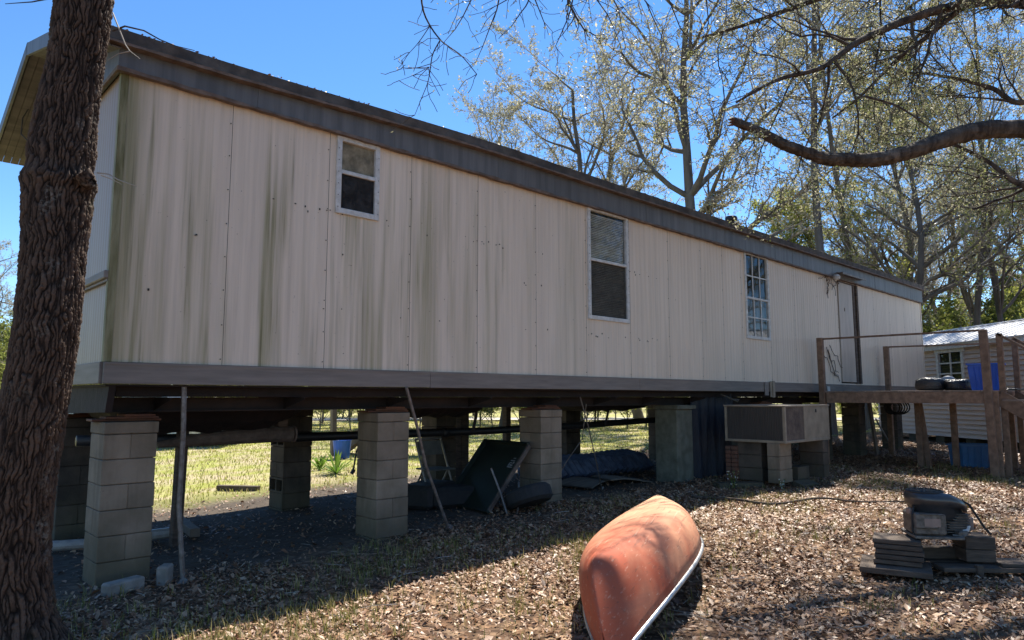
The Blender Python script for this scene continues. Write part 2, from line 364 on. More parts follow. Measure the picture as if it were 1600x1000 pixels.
def bark_mat(name, a, b, sc=9, bd=.02):
    t = NT(name); n = t.noise((1, 1, .18), sc, 7, .65, .3); c = t.mix(t.ramp(n, [(.38, 0.), (.62, 1.)]), a, b)
    l = t.noise((1, 1, .6), sc*.5, 5); c = t.mix(t.ramp(l, [(.60, 0.), (.68, .55)]), c, tuple(min(1, q*2.1) for q in b))
    t.bump(n, .6, bd); return t.fin(c, .9, 0, .2)
M['bark'] = bark_mat('grey_brown_bark', (.055, .042, .033), (.15, .12, .095), 9)
M['barkfar'] = simple('far_grey_bark', (.17, .15, .13), (.09, .077, .065), .95, 0, (1, 1, .3), 3, 0)
M['twig'] = simple('grey_twig', (.40, .355, .30), (.26, .22, .18), .9, 0, (1, 1, 1), 3, 0)
M['limb'] = bark_mat('dark_limb_bark', (.04, .03, .024), (.12, .095, .075), 11)
t = NT('furrowed_trunk_bark')
at_ = t.n('ShaderNodeAttribute', attribute_name='ridge')
nn = t.noise((1, 1, .4), 30, 6)
c = t.mix(t.ramp(at_.outputs['Fac'], [(.10, 0.), (.85, 1.)]), (.008, .0055, .004), (.11, .074, .053))
c = t.mix(t.math('MULTIPLY', t.ramp(nn, [(.4, 0.), (.7, 1.)]), .4), c, (.07, .05, .04))
li = t.noise((1, 1, .7), 5, 6); li2 = t.noise((1, 1, 1), 45, 4)
lm = t.math('MULTIPLY', t.ramp(li, [(.56, 0.), (.68, 1.)]), t.ramp(li2, [(.45, 0.), (.6, 1.)]))
c = t.mix(t.math('MULTIPLY', lm, .7), c, (.24, .23, .20))
mo = t.noise((1, 1, .5), 2.3, 4); c = t.mix(t.math('MULTIPLY', t.ramp(mo, [(.58, 0.), (.75, 1.)]), .4), c, (.06, .065, .025))
t.bump(nn, .5, .006); M['trunk'] = t.fin(c, .92, 0, .2)

# canoe hull
t = NT('faded_and_lit_red_hull')
sep = t.n('ShaderNodeSeparateXYZ'); t.l(t.co(kind='Object'), sep.inputs[0])
n = t.noise((1.2, 1.2, 1.2), 2.2, 5, .6, .6); gx = t.math('MULTIPLY_ADD', sep.outputs[0], .30, .20)
f = t.math('ADD', t.ramp(n, [(.3, .05), (.75, .45)]), gx)
c = t.mix(f, (.46, .11, .055), (.74, .48, .28))  # cream blends fading with sunlight painted in towards the far end
s2 = t.noise((.8, 9, 9), 2, 4); c = t.mix(t.math('MULTIPLY', t.ramp(s2, [(.5, 0.), (.72, 1.)]), .45), c, (.32, .13, .09))
s3 = t.noise((1, 1, 1), 30, 5); c = t.mix(t.math('MULTIPLY', t.ramp(s3, [(.6, 0.), (.75, 1.)]), .35), c, (.25, .15, .11))
sc_ = t.noise(vec=t.co((1.6, 55, 55), 'Object'), det=5); c = t.mix(t.math('MULTIPLY', t.ramp(sc_, [(.60, 0.), (.70, 1.)]), .3), c, (.80, .62, .45))
sd_ = t.noise(vec=t.co((2.5, 34, 34), 'Object'), det=5, dist=.4); c = t.mix(t.math('MULTIPLY', t.ramp(sd_, [(.60, 0.), (.68, 1.)]), .5), c, (.16, .08, .055))
t.bump(t.noise((1, 1, 1), 5, 4), .15, .01); M['canoe'] = t.fin(c, .72, 0, .2)

# ground
t = NT('yard_ground')
co = t.co(); sep = t.n('ShaderNodeSeparateXYZ'); t.l(co, sep.inputs[0]); X, Y = sep.outputs[0], sep.outputs[1]
wob = t.noise((1, 1, 1), .9, 4); wy = t.math('MULTIPLY_ADD', wob, 1.6, -.8); Yw = t.math('ADD', Y, wy)
vo = t.n('ShaderNodeTexVoronoi'); vo.inputs['Scale'].default_value = 13; t.l(co, vo.inputs['Vector'])
vs_ = t.n('ShaderNodeSeparateColor'); t.l(vo.outputs['Color'], vs_.inputs[0])
leafc = t.ramp(vs_.outputs[0], [(0., (.09, .05, .03)), (.4, (.22, .125, .07)), (.7, (.40, .27, .17)), (1., (.14, .08, .045))])
leafc = t.mix(t.math('MULTIPLY', t.ramp(vo.outputs['Distance'], [(.3, 0.), (.6, 1.)]), .6), leafc, (.05, .035, .025))
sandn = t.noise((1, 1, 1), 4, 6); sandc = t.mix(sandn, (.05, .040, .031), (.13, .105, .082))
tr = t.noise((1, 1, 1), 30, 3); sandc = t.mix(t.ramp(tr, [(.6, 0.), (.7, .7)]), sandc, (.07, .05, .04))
gn = t.noise((1, 1, 1), 1.1, 5); gn2 = t.noise((1, 1, 1), 35, 3)
grassc = t.mix(t.ramp(gn, [(.4, 0.), (.6, 1.)]), (.32, .33, .08), (.45, .37, .24))
grassc = t.mix(t.math('MULTIPLY', t.ramp(gn2, [(.4, 0.), (.7, 1.)]), .5), grassc, (.14, .15, .04))
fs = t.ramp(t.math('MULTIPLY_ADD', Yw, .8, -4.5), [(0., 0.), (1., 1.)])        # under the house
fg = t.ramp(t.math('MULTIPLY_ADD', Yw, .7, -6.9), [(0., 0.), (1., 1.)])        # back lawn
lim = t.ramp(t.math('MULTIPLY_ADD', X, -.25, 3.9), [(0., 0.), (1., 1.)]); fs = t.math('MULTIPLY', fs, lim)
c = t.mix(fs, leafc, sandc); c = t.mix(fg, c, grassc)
t.bump(t.math('ADD', vo.outputs['Distance'], sandn), .5, .03); M['ground'] = t.fin(c, .95, 0, .15)

exec_parts = []
# ------------------------------------------------------------------ ground sheets
def ground():
    a = np.concatenate([-np.geomspace(600, 12, 22), np.arange(-11, 30, .3), np.geomspace(30.5, 600, 26)])
    Xg, Yg = np.meshgrid(a, a, indexing='ij'); Z = gz(Xg, Yg)
    fade = sstep(60, 30, np.hypot(Xg, Yg)); Z = Z*fade + .13*(1-fade)
    V = np.stack([Xg, Yg, Z], -1).reshape(-1, 3); n = len(a)
    i, j = np.meshgrid(np.arange(n-1), np.arange(n-1), indexing='ij'); q = (i*n+j).ravel()
    F = np.stack([q, q+n, q+n+1, q+1], 1)
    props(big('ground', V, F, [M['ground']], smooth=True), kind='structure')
    # pale sand drive curving past the far side of the lawn
    P = []
    for k in range(40):
        f_ = k/39; p = at(-900+f_*2900, 33+6*math.sin(f_*3)+7*f_); P.append(p)
    P = np.array(P); d = np.gradient(P, axis=0); nrm = np.stack([-d[:, 1], d[:, 0], d[:, 2]*0], 1); nrm /= np.linalg.norm(nrm, axis=1)[:, None]
    A = P-nrm*2.0; B = P+nrm*2.6; V = np.concatenate([A, B]); V[:, 2] = gz(V[:, 0], V[:, 1])*.2+.155
    F = np.array([(i, i+1, 40+i+1, 40+i) for i in range(39)])
    props(big('driveway', V, F, [M['sand']]), kind='structure')
ground()

# ------------------------------------------------------------------ the mobile home
HX0, HX1, HY0, HY1 = 1.466, 21.76, 6.1, 9.82
ZS0, ZS1 = 1.775, 4.14
rnd = random.Random(4)
home = thing('mobile_home', 'long beige ribbed single-wide home with grey trim raised on concrete block piers', 'mobile home', (HX0, HY0, 0))
part('wall_core', M['black'], home, lambda b: (b.bx(HX0+.03, HX1-.03, HY0+.012, HY0+.05, ZS0-.02, 2.52), b.bx(HX0+.03, HX1-.03, HY1-.04, HY1-.01, ZS0, ZS1),
    b.bx(HX1-.06, HX1-.03, HY0+.05, HY1-.04, ZS0, ZS1), b.bx(HX0+.02, HX0+.05, HY0+.05, HY1-.04, ZS0, ZS1),
    b.bx(HX0+.03, HX1-.03, HY0+.05, HY1-.04, ZS1-.03, ZS1+.03), b.bx(HX0+.05, HX1-.06, HY0+.05, HY1-.04, 1.7, 1.76),
    *[b.bx(x0, x1, HY0+.012, HY0+.05, 2.52, ZS1-.03) for x0, x1 in ((HX0+.03, 3.42), (3.9, 7.29), (8.19, 11.68), (12.58, HX1-.03))],
    b.bx(3.42, 3.9, HY0+.012, HY0+.05, 2.52, 3.33),
    *[b.bx(x, x+.04, HY0+.05, HY1-.04, 1.76, ZS1-.03) for x in (5.6, 10.0, 14.5)]))
WIN = [(3.42, 3.9, 3.33, 4.10), (7.29, 8.19, 2.57, 4.12), (11.68, 12.58, 2.56, 4.13)]
DOOR = (15.9, 17.0, 1.8, 4.08)
def siding_panel(x0, x1, z0, z1, holes, front=True):
    p = .1 if front else .06; dz = .0035 if front else .004
    xs = list(np.arange(x0+.002, x1-.002, p/6)) + [x1-.0025]
    for h in holes:
        xs = [x for x in xs if abs(x-h[0]) > 1e-3 and abs(x-h[1]) > 1e-3] + [q for q in (h[0], h[1]) if x0 < q < x1]
    xs = sorted(set(xs)); b = MB()
    amp = 1+max(0, (min(x0, 16)-7))*.16
    def yy(x):
        t_ = (x/p) % 1
        return HY0 - dz*amp*(.5-.5*math.cos(2*PI*t_))**.7 - .002*math.sin(x*5.1)
    for a, c in zip(xs[:-1], xs[1:]):
        iv = [(z0, z1)]
        for h in holes:
            if (a+c)/2 > h[0] and (a+c)/2 < h[1]:
                iv = [(s_, e_) for s_, e_ in ((z0, h[2]), (h[3], z1)) if e_-s_ > .01]
        for s_, e_ in iv:
            b.add([(a, yy(a), s_), (c, yy(c), s_), (c, yy(c), e_), (a, yy(a), e_)], [(0, 1, 2, 3)])
    return b
seams = [HX0+.03, 2.37, 3.34, 4.33, 5.29, 6.27, 7.25, 8.24, 9.24, 10.2, 10.9, 11.55, 12.62, 13.7, 14.8, 15.86, 17.02, 18.1, 19.2, 20.3, 21.2, HX1-.02]
for a, c in zip(seams[:-1], seams[1:]):
    hs = [h for h in WIN+[DOOR] if h[1] > a and h[0] < c]
    siding_panel(a, c, ZS0, ZS1, hs).build('siding_panel', M['siding'], home)
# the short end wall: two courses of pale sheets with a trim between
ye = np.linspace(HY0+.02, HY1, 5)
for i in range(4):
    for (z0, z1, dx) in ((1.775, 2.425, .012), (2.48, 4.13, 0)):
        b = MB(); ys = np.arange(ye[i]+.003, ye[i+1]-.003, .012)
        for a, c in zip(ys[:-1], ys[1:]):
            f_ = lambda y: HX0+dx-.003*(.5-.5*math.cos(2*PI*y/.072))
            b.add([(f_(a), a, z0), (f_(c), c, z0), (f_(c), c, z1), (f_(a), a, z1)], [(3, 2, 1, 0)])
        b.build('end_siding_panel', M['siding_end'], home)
part('end_belt_trim', M['band'], home, lambda b: (b.bx(HX0-.045, HX0+.01, HY0-.012, HY1, 2.425, 2.49, ch=.008), b.bx(HX0-.02, HX0+.01, HY0-.008, HY1, 2.405, 2.425)))
part('corner_trim', M['corner'], home, lambda b: (b.bx(HX0-.008, HX0+.045, HY0-.016, HY0-.004, 1.772, 4.125, ch=.003), b.bx(HX0-.014, HX0-.002, HY0-.016, HY0+.04, 1.772, 4.125, ch=.003)))
part('corner_trim', M['siding'], home, lambda b: b.bx(HX1-.05, HX1+.01, HY0-.016, HY0+.03, 1.772, 4.14, ch=.003))
# screws along seams, one joined part
b = MB()
for x in seams[1:]:
    for z in np.arange(1.83, 4.05, .3):
        b.box((x-.02, HY0-.011, z+rnd.uniform(-.01, .01)), (.009, .006, .009))
for i in range(60):
    x = rnd.uniform(1.6, 9); b.box((x, HY0-.009, rnd.choice([2.35, 2.9, 3.3, 3.32])+rnd.uniform(-.03, .03)), (rnd.uniform(.006, .016), .005, rnd.uniform(.006, .02)))
props(b.build('screw', M['rubber'], home), kind='stuff')
# rim boards
xs = [HX0-.01, 4.6, 8.4, 12.22, 15.88, 19.0, HX1]
for a, c in zip(xs[:-1], xs[1:]):
    part('rim_board', M['band'], home, lambda b: (b.bx(a+.002, c-.002, HY0-.03, HY0+.01, 1.6+rnd.uniform(-.004, .004), 1.772, ch=.004), b.bx(a+.002, c-.002, HY0-.036, HY0-.031, 1.752, 1.77)))
part('rim_board', M['band'], home, lambda b: b.bx(HX0-.03, HX0+.01, HY0+.012, HY1, 1.603, 1.772, ch=.004))
part('service_strip', M['acm'], home, lambda b: (b.bx(12.43, 12.62, HY0-.05, HY0-.038, 1.5, 1.79, ch=.002), b.bx(12.5, 12.58, HY0-.065, HY0-.051, 1.49, 1.80, ch=.002)))
part('service_strip', M['band'], home, lambda b: b.bx(12.22, 12.36, HY0-.05, HY0-.037, 1.53, 1.775, ch=.002))
part('outlet_box', M['white'], home, lambda b: b.bx(15.0, 15.12, HY0-.06, HY0-.037, 1.62, 1.72, ch=.004))
# fascia, drip edge, roof
def ztop(x): return 4.30+.10*sstep(1.4, 5.9, x)+.07*sstep(5.9, 21.8, x)
x = HX0-.05; k = 0
while x < HX1+.02:
    L = rnd.choice([.42, .75, 1.15, 1.5, 1.9]); x2 = min(HX1+.03, x+L); b = MB()
    n = max(2, int((x2-x)/.25)); q = np.linspace(x+.0015, x2-.0015, n)
    y0 = HY0-.055-rnd.uniform(0, .004); V = []
    for a in q:
        zt = ztop(a); V += [(a, y0, 4.128), (a, y0, zt), (a, y0+.03, zt), (a, y0+.03, 4.128)]
    F = []
    for i in range(n-1): F += [(4*i+j, 4*(i+1)+j, 4*(i+1)+(j+1) % 4, 4*i+(j+1) % 4) for j in range(4)]
    F += [(0, 1, 2, 3), tuple(4*(n-1)+j for j in (3, 2, 1, 0))]
    b.add(V, F); b.build('fascia_panel', M['fascia'], home); x = x2
def wavy(name, y0, y1, zf, h, mat_, amp=.006, seed=1):
    r_ = random.Random(seed); b = MB(); q = np.arange(HX0-.34 if name != 'drip_edge' else HX0-.06, HX1+.06, .11); V = []
    o = [r_.uniform(-amp, amp) for _ in q]; o2 = [r_.uniform(-amp, amp) for _ in q]
    for a, e, e2 in zip(q, o, o2):
        z = zf(a); V += [(a, y0+e2*.6, z+e-h/2), (a, y0+e*.6, z+e2+h/2), (a, y1, z+e2+h/2), (a, y1, z+e-h/2)]
    n = len(q); F = [(4*i+j, 4*(i+1)+j, 4*(i+1)+(j+1) % 4, 4*i+(j+1) % 4) for i in range(n-1) for j in range(4)]
    F += [(0, 1, 2, 3), tuple(4*(n-1)+j for j in (3, 2, 1, 0))]
    b.add(V, F); return b.build(name, mat_, home)
wavy('drip_edge', HY0-.075, HY0-.02, lambda a: 4.122, .028, M['drip'], .006, 3)
RY0 = HY0-.12; RIDGE_Y = 8.1; RZ = 5.0; RY1 = 10.05
wavy('roof_edge', RY0, RY0+.12, lambda a: float(ztop(a))+.075, .10, M['roof'], .011, 5)
wavy('roof_edge', RY0-.02, RY0+.10, lambda a: float(ztop(a))+.012, .022, M['drip'], .004, 7)
nx = 70; q = np.linspace(HX0-.355, HX1+.08, nx); V = []
for a in q:
    zt = float(ztop(a))+.135; V += [(a, RY0+.01, zt), (a, RIDGE_Y, RZ+(zt-4.45)), (a, RY1, zt-.02), (a, RY1, zt-.06), (a, RIDGE_Y, RZ-.045+(zt-4.45)), (a, RY0+.01, zt-.04)]
F = [(6*i+j, 6*(i+1)+j, 6*(i+1)+(j+1) % 6, 6*i+(j+1) % 6) for i in range(nx-1) for j in range(6)]+[(0, 1, 2, 3, 4, 5), tuple(6*(nx-1)+j for j in range(5, -1, -1))]
b = MB(); b.add(V, F); b.build('roof', M['roof'], home)
b = MB()   # leaves and twigs caught on the roof edge
for i in range(900):
    x = rnd.uniform(1.2, 21.7); z = float(ztop(x))+.128+rnd.uniform(0, .012); s_ = rnd.uniform(.010, .022); a = rnd.uniform(0, 6.3)
    y = RY0+rnd.uniform(-.01, .12); dz = rnd.uniform(-.008, .012)
    b.add([(x-s_, y, z), (x, y-s_*.5, z+dz), (x+s_, y+.01, z+.01), (x, y+s_*.5, z-dz)], [(0, 1, 2), (0, 2, 3)])
props(b.build('roof_litter', M['litter'], home), kind='stuff')
# gable end, rake boards and the deep overhang underside
part('gable_panel', M['fascia'], home, lambda b: b.prism([(HY0-.05, 4.13), (HY1+.03, 4.13), (HY1+.03, 4.30), (RIDGE_Y, 4.90), (HY0-.05, 4.30)], (HX0-.012, 0, 0), (0, 1, 0), (0, 0, 1), (-1, 0, 0), .03))
part('end_drip_edge', M['drip'], home, lambda b: b.bx(HX0-.06, HX0-.043, HY0-.02, HY1, 4.105, 4.14))
for y0, y1, z0, z1 in ((RY0+.02, RIDGE_Y, 4.285, 4.90), (RIDGE_Y, RY1-.02, 4.90, 4.30)):
    nb = 4
    for k in range(nb):      # soffit boards
        xa = HX0-.35+k*(.31/nb); b = MB(); b.prism([(y0, z0), (y1, z1), (y1, z1-.012), (y0, z0-.012)], (xa+.002, 0, 0), (0, 1, 0), (0, 0, 1), (1, 0, 0), .31/nb-.004); b.build('soffit_board', M['soffit'], home)
    b = MB(); b.prism([(y0-.02, z0-.03), (y1, z1-.03), (y1, z1+.10), (y0-.02, z0+.10)], (HX0-.385, 0, 0), (0, 1, 0), (0, 0, 1), (1, 0, 0), .025); b.build('rake_board', M['fascia'], home)
part('soffit_wire', M['rubber'], home, lambda b: b.tube([(HX0-.2, 8.9, 4.66), (HX0-.24, 9.05, 4.55), (HX0-.25, 9.0, 4.35), (HX0-.18, 8.8, 4.2), (HX0-.05, 8.6, 4.1)], .006, 5))
b = MB(); b.lathe([(.05, 0), (.06, .16), (.11, .17), (.115, .22), (.10, .25), (.03, .27)], (11.75, 6.35, float(ztop(11.7))+.17), 14); b.build('roof_vent', M['pipe'], home)

# windows
def window(i, x0, x1, z0, z1, zm, cols_, rows, topg, botg):
    fl = .045; y = HY0
    def fr(b):
        for a, c, d, e in ((x0-.01, x0+fl, z0-.012, z1+.012), (x1-fl, x1+.01, z0-.012, z1+.012)): b.bx(a, c, y-.028, y+.03, d, e, ch=.004)
        b.bx(x0+fl, x1-fl, y-.028, y+.03, z0-.012, z0+fl, ch=.004); b.bx(x0+fl, x1-fl, y-.028, y+.03, z1-fl+.01, z1+.012, ch=.004)
    f = part('window', M['white'], home, fr)
    part('meeting_rail', M['white'], f, lambda b: b.bx(x0+fl, x1-fl, y-.024, y+.02, zm-.02, zm+.02, ch=.004))
    part('screw', M['rubber'], f, lambda b: [b.box((xx, y-.03, zz), (.007, .004, .007)) for xx in (x0+.008, x1-.008) for zz in np.arange(z0+.05, z1, .12)])
    xi, xj = x0+fl, x1-fl
    part('upper_pane', topg, f, lambda b: b.bx(xi, xj, y+.008, y+.012, zm+.02, z1-fl+.01))
    part('lower_pane', botg, f, lambda b: b.bx(xi, xj, y-.002, y+.002, z0+fl, zm-.02))
    if cols_ > 1:
        for (za, zb, yy) in ((zm+.02, z1-fl+.01, y), (z0+fl, zm-.02, y-.01)):
            for k in range(1, cols_):
                xx = xi+(xj-xi)*k/cols_; part('muntin', M['white'], f, lambda b: b.bx(xx-.012, xx+.012, yy-.006, yy+.006, za, zb))
            for k in range(1, rows):
                zz = za+(zb-za)*k/rows; part('muntin', M['white'], f, lambda b: b.bx(xi, xj, yy-.009, yy-.0065, zz-.012, zz+.012))
    return f
w1 = window(1, *WIN[0], 3.75, 1, 1, M['mouldy'], M['screen'])
w2 = window(2, *WIN[1], 3.395, 1, 1, M['glass'], M['screen2'])
w3 = window(3, *WIN[2], 3.30, 3, 2, M['glass'], M['glass'])
w1['label'] = 'small high two-pane window with mouldy upper glass'; w2['label'] = 'tall window with slatted blind behind it'; w3['label'] = 'twelve-pane window with white muntins'
b = MB()      # blind: single slats
z = 2.62; me_s = None
while z < 4.06:
    if me_s is None:
        bb = MB(); bb.add([(-.40, -.004, -.0115), (.40, -.004, -.0115), (.40, .004, .0115), (-.40, .004, .0115)], [(0, 1, 2, 3)]); me_s = bb.mesh('blind_slat', M['blind'])
    inst('blind_slat', me_s, w2, (7.735, HY0+.024, z), tilt=(rnd.uniform(-.12, .12), rnd.uniform(-.004, .004))); z += .0245
part('curtain', M['curtain'], home, lambda b: b.add([(11.7+i*.03, HY0+.09+.015*math.sin(i*2.1), zz) for zz in (2.6, 3.3) for i in range(31)], [(i, i+1, 31+i+1, 31+i) for i in range(30)]))
# door on the deck
d = part('door', M['door'], home, lambda b: (b.bx(15.93, 16.72, HY0-.02, HY0+.02, 1.83, 4.06, ch=.004)))
part('knob', M['drip'], d, lambda b: b.lathe([(.015, 0), (.015, .04), (.035, .05), (.035, .075), (.015, .085)], (16.66, HY0-.02, 2.85), 10, M=[[1, 0, 0], [0, 0, -1], [0, 1, 0]]))
part('peephole', M['drip'], d, lambda b: b.bx(16.2, 16.24, HY0-.026, HY0-.02, 3.42, 3.5))
part('door_frame', M['greywood'], home, lambda b: (b.bx(16.73, 16.84, HY0-.03, HY0+.03, 1.8, 4.09), b.bx(16.92, 17.02, HY0-.04, HY0+.02, 1.8, 4.09), b.bx(16.84, 16.92, HY0+.02, HY0+.03, 1.8, 4.09), b.bx(15.925, 16.73, HY0-.03, HY0+.02, 4.062, 4.09)))
part('door_hood', M['galv'], home, lambda b: (b.bx(15.7, 17.1, HY0-.22, HY0-.065, 4.22, 4.235), b.bx(15.7, 17.1, HY0-.225, HY0-.215, 4.19, 4.235)))
part('porch_lamp', M['white'], home, lambda b: b.lathe([(.03, 0), (.07, .02), (.08, .08), (.05, .12)], (15.6, HY0-.12, 4.05), 12))
b = MB()
for k in range(10):
    p = np.array([15.0+rnd.uniform(0, .9), HY0-.05, 4.1]); P = [p]
    for i in range(6): p = p+np.array([rnd.uniform(-.12, .12), rnd.uniform(-.02, .015), rnd.uniform(-.12, .04)]); p[1] = min(p[1], HY0-.015); P.append(p)
    b.tube(P, .006, 4)
for k in range(5):
    p = np.array([14.9+rnd.uniform(0, .5), HY0-.03, 2.5+rnd.uniform(-.2, .2)]); P = [p]
    for i in range(9): p = p+np.array([rnd.uniform(.0, .14), 0, rnd.uniform(-.15, .02)]); P.append(p)
    b.tube(P, .007, 4)
b.build('dry_vine', M['greywood'], home)

# underside: wrap, chassis beams, outriggers
part('belly_wrap', M['belly'], home, lambda b: (b.bx(HX0+.02, HX1-.03, HY0+.011, HY1-.02, 1.585, 1.60), b.bx(HX0+.15, HX1-.03, HY0+.22, HY1-.12, 1.5, 1.584)))
part('end_beam', M['belly'], home, lambda b: b.prism([(HY0+.10, 1.38), (HY1-.1, 1.30), (HY1-.02, 1.597), (HY0+.02, 1.597)], (HX0+.05, 0, 0), (0, 1, 0), (0, 0, 1), (1, 0, 0), .05))
for yb in (6.62, 9.0):
    part('chassis_beam', M['steel'], home, lambda b: (b.bx(HX0+.11, HX1-.1, yb-.06, yb+.06, 1.37, 1.382), b.bx(HX0+.11, HX1-.1, yb-.005, yb+.005, 1.382, 1.485), b.bx(HX0+.11, HX1-.1, yb-.06, yb+.06, 1.485, 1.498)))
bb = MB(); bb.prism([(0, 0), (0, -.115), (-.42, -.02), (-.42, 0)], (-.004, 0, 0), (0, 1, 0), (0, 0, 1), (1, 0, 0), .008); bb.box((0, -.21, -.003), (.05, .42, .006)); om = bb.mesh('outrigger', M['steel'])
for k in range(17):
    x = 2.0+k*1.2
    if x > HX1: break
    inst('outrigger', om, home, (x, 6.612, 1.497))
    part('cross_member', M['steel'], home, lambda b: b.bx(x-.03, x+.03, 6.63, 8.99, 1.40, 1.48)) if k % 2 else None
part('belly_sag', M['belly'], home, lambda b: (b.add([(1.75+.25*i, 7.0+.5*j, 1.50-(.20+.05*math.sin(i*1.3+j))*math.sin(PI*min(1, (i+.4)/9))**.4*math.sin(PI*(j+.35)/4.8)**.5) for j in range(5) for i in range(10)], [(j*10+i, j*10+i+1, (j+1)*10+i+1, (j+1)*10+i) for j in range(4) for i in range(9)])))
for k in range(7):      # hanging bits of wrap and wire along the sewer pipe
    x = [2.6, 3.2, 6.3, 8.2, 9.3, 9.5, 5.0][k]; y = 7.5+rnd.uniform(-.2, .3); L = rnd.uniform(.25, .5)
    part('hanging_strap', M['steel'], home, lambda b: b.tube([(x, y, 1.5), (x+.04, y, 1.5-L*.5), (x-.03+rnd.uniform(-.05, .1), y, 1.5-L)], .010+.006*(k % 3), 5))
for (x0_, x1_, y0_, y1_, zb_, sd_) in ((1.75, 3.9, 7.0, 8.8, 1.14, 1), (5.1, 6.5, 6.9, 8.7, 1.24, 2), (8.6, 10.6, 7.0, 8.8, 1.27, 3), (12.6, 15.2, 7.0, 8.8, 1.25, 4)):
    V = []; n_, m_ = 14, 7
    for i in range(n_+1):
        for j in range(m_+1):
            u_, v_ = i/n_, j/m_; e_ = (min(u_, 1-u_)*5, min(v_, 1-v_)*4); e_ = min(1, e_[0])*min(1, e_[1])
            V.append((x0_+(x1_-x0_)*u_, y0_+(y1_-y0_)*v_, 1.49-(1.49-zb_)*e_**.6+.02*math.sin(i*1.9+sd_)*math.sin(j*2.3)))
    bq = MB(); bq.add(V, [(i*(m_+1)+j, i*(m_+1)+j+1, (i+1)*(m_+1)+j+1, (i+1)*(m_+1)+j) for i in range(n_) for j in range(m_)]); bq.build('sagging_wrap', M['belly'], home)
part('insulation_tuft', M['ply'], home, lambda b: [b.tube([(10.9+i*.05, 6.2, 1.55-.01*i), (11.05+i*.05, 6.16, 1.50-.012*i), (11.2+i*.04, 6.18, 1.46)], .008, 4) for i in range(8)])
part('sewer_pipe', M['pipe'], home, lambda b: (b.tube([(1.7, 7.9, 1.075), (4, 7.9, 1.02), (7, 7.9, .995), (9.3, 7.9, 1.02), (12.6, 7.9, 1.08)], .055, 12), *[b.tube([(xx, 7.9, zz), (xx+.09, 7.9, zz)], .068, 12) for xx, zz in ((3.1, 1.042), (6.2, .998), (9.2, 1.02))]), True)
part('duct', M['duct'], home, lambda b: b.tube([(2.35, 7.6, 1.02), (2.6, 7.58, 1.05), (3.0, 7.54, 1.07), (3.45, 7.5, 1.085), (3.72, 7.48, 1.085)], [.03, .06, .075, .085, .088], 12), False)
part('duct_mouth', M['drip'], home, lambda b: b.lathe([(.092, 0), (.095, .02), (.07, .022), (.06, .008)], (3.73, 7.48, 1.085), 14, M=[[0, 0, 1], [1, 0, 0], [0, 1, 0]]))

# ------------------------------------------------------------------ block piers
bb = MB(); bb.box((0, 0, 0), (.398, .2, .196), ch=.006); BLK = bb.mesh('block', M['block'])
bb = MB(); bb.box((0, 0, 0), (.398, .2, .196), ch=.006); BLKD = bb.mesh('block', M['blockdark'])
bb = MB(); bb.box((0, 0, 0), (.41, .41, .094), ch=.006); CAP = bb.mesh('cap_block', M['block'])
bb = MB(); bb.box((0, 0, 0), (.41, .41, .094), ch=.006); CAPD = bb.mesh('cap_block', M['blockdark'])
def hollow():      # a block laid on its side: two cells open towards -X
    b = MB(); 
    b.bx(-.2, .2, -.2, .2, -.098, -.072); b.bx(-.2, .2, -.2, .2, .072, .098)
    for y in (-.187, 0, .187): b.bx(-.2, .2, y-.0155 if abs(y) < .1 else y-.0125, y+.0155 if abs(y) < .1 else y+.0125, -.072, .072)
    b.bx(.15, .2, -.17, .17, -.07, .07); return b
HOL = hollow().mesh('hollow_block', M['blockdark'])
def pier(x, y, z1, label, group, dark=False, cap=True, shims=True, w_=1.0, holl=(), seed=0, mud=False):
    r_ = random.Random(seed+11); z0 = g(x, y)-.02
    t_ = thing('block_pier', label, 'pier', (x, y, z0), group)
    B, C_ = (BLKD, CAPD) if dark else (BLK, CAP)
    top = z1-(.1 if cap else 0); z = top; k = 0
    while z > z0:
        zc = z-.1
        for s_ in (-1, 1):
            if k in holl:
                if s_ == 1: continue
                inst('block', HOL, t_, (x, y, zc)); continue
            if k % 2: o = inst('block', B, t_, (x+r_.uniform(-.004, .004), y+s_*.1, zc), r_.uniform(-.008, .008))
            else: o = inst('block', B, t_, (x+s_*.1, y+r_.uniform(-.004, .004), zc), PI/2+r_.uniform(-.008, .008))
        z -= .2; k += 1
    if cap: inst('cap_block', C_, t_, (x, y, z1-.05), r_.uniform(-.01, .01))
    if shims:
        zz = z1+.001
        for (dx, w2, h) in ((0, .52, .02), (.03, .40, .018), (.08, .24, .02)):
            o = part('shim', M['shim'], t_, lambda b: b.box((x+dx, y+r_.uniform(-.03, .03), zz+h/2), (w2, .22, h-.001), r_.uniform(-.05, .05), ch=.003)); zz += h
    return t_
FG = 'block piers along the near side of the mobile home'
pier(1.75, 6.52, 1.30, 'front block pier nearest the tree, pale with loose stones at its foot', FG, seed=1)
pier(4.31, 6.52, 1.335, 'front block pier in the middle of the shaded span, left of the folding chair', FG, seed=2)
pier(6.78, 6.52, 1.335, 'front block pier just right of the tipped dark green tray', FG, seed=3)
p4 = thing('concrete_pier', 'smooth concrete pier between blue bundle and dark tarp', 'pier', (9.95, 6.52, 0), None)
part('pier_shaft', M['mud'], p4, lambda b: b.bx(9.72, 10.18, 6.32, 6.74, g(10, 6.5)-.03, 1.30, ch=.012)); part('cap_block', M['mud'], p4, lambda b: b.bx(9.70, 10.24, 6.28, 6.76, 1.302, 1.369, ch=.008))
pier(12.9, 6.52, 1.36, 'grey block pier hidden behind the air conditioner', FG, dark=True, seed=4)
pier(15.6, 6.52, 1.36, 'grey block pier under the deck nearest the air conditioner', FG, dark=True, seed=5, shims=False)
pier(17.6, 6.52, 1.36, 'grey block pier draped with vines under the deck', FG, dark=True, seed=6, shims=False)
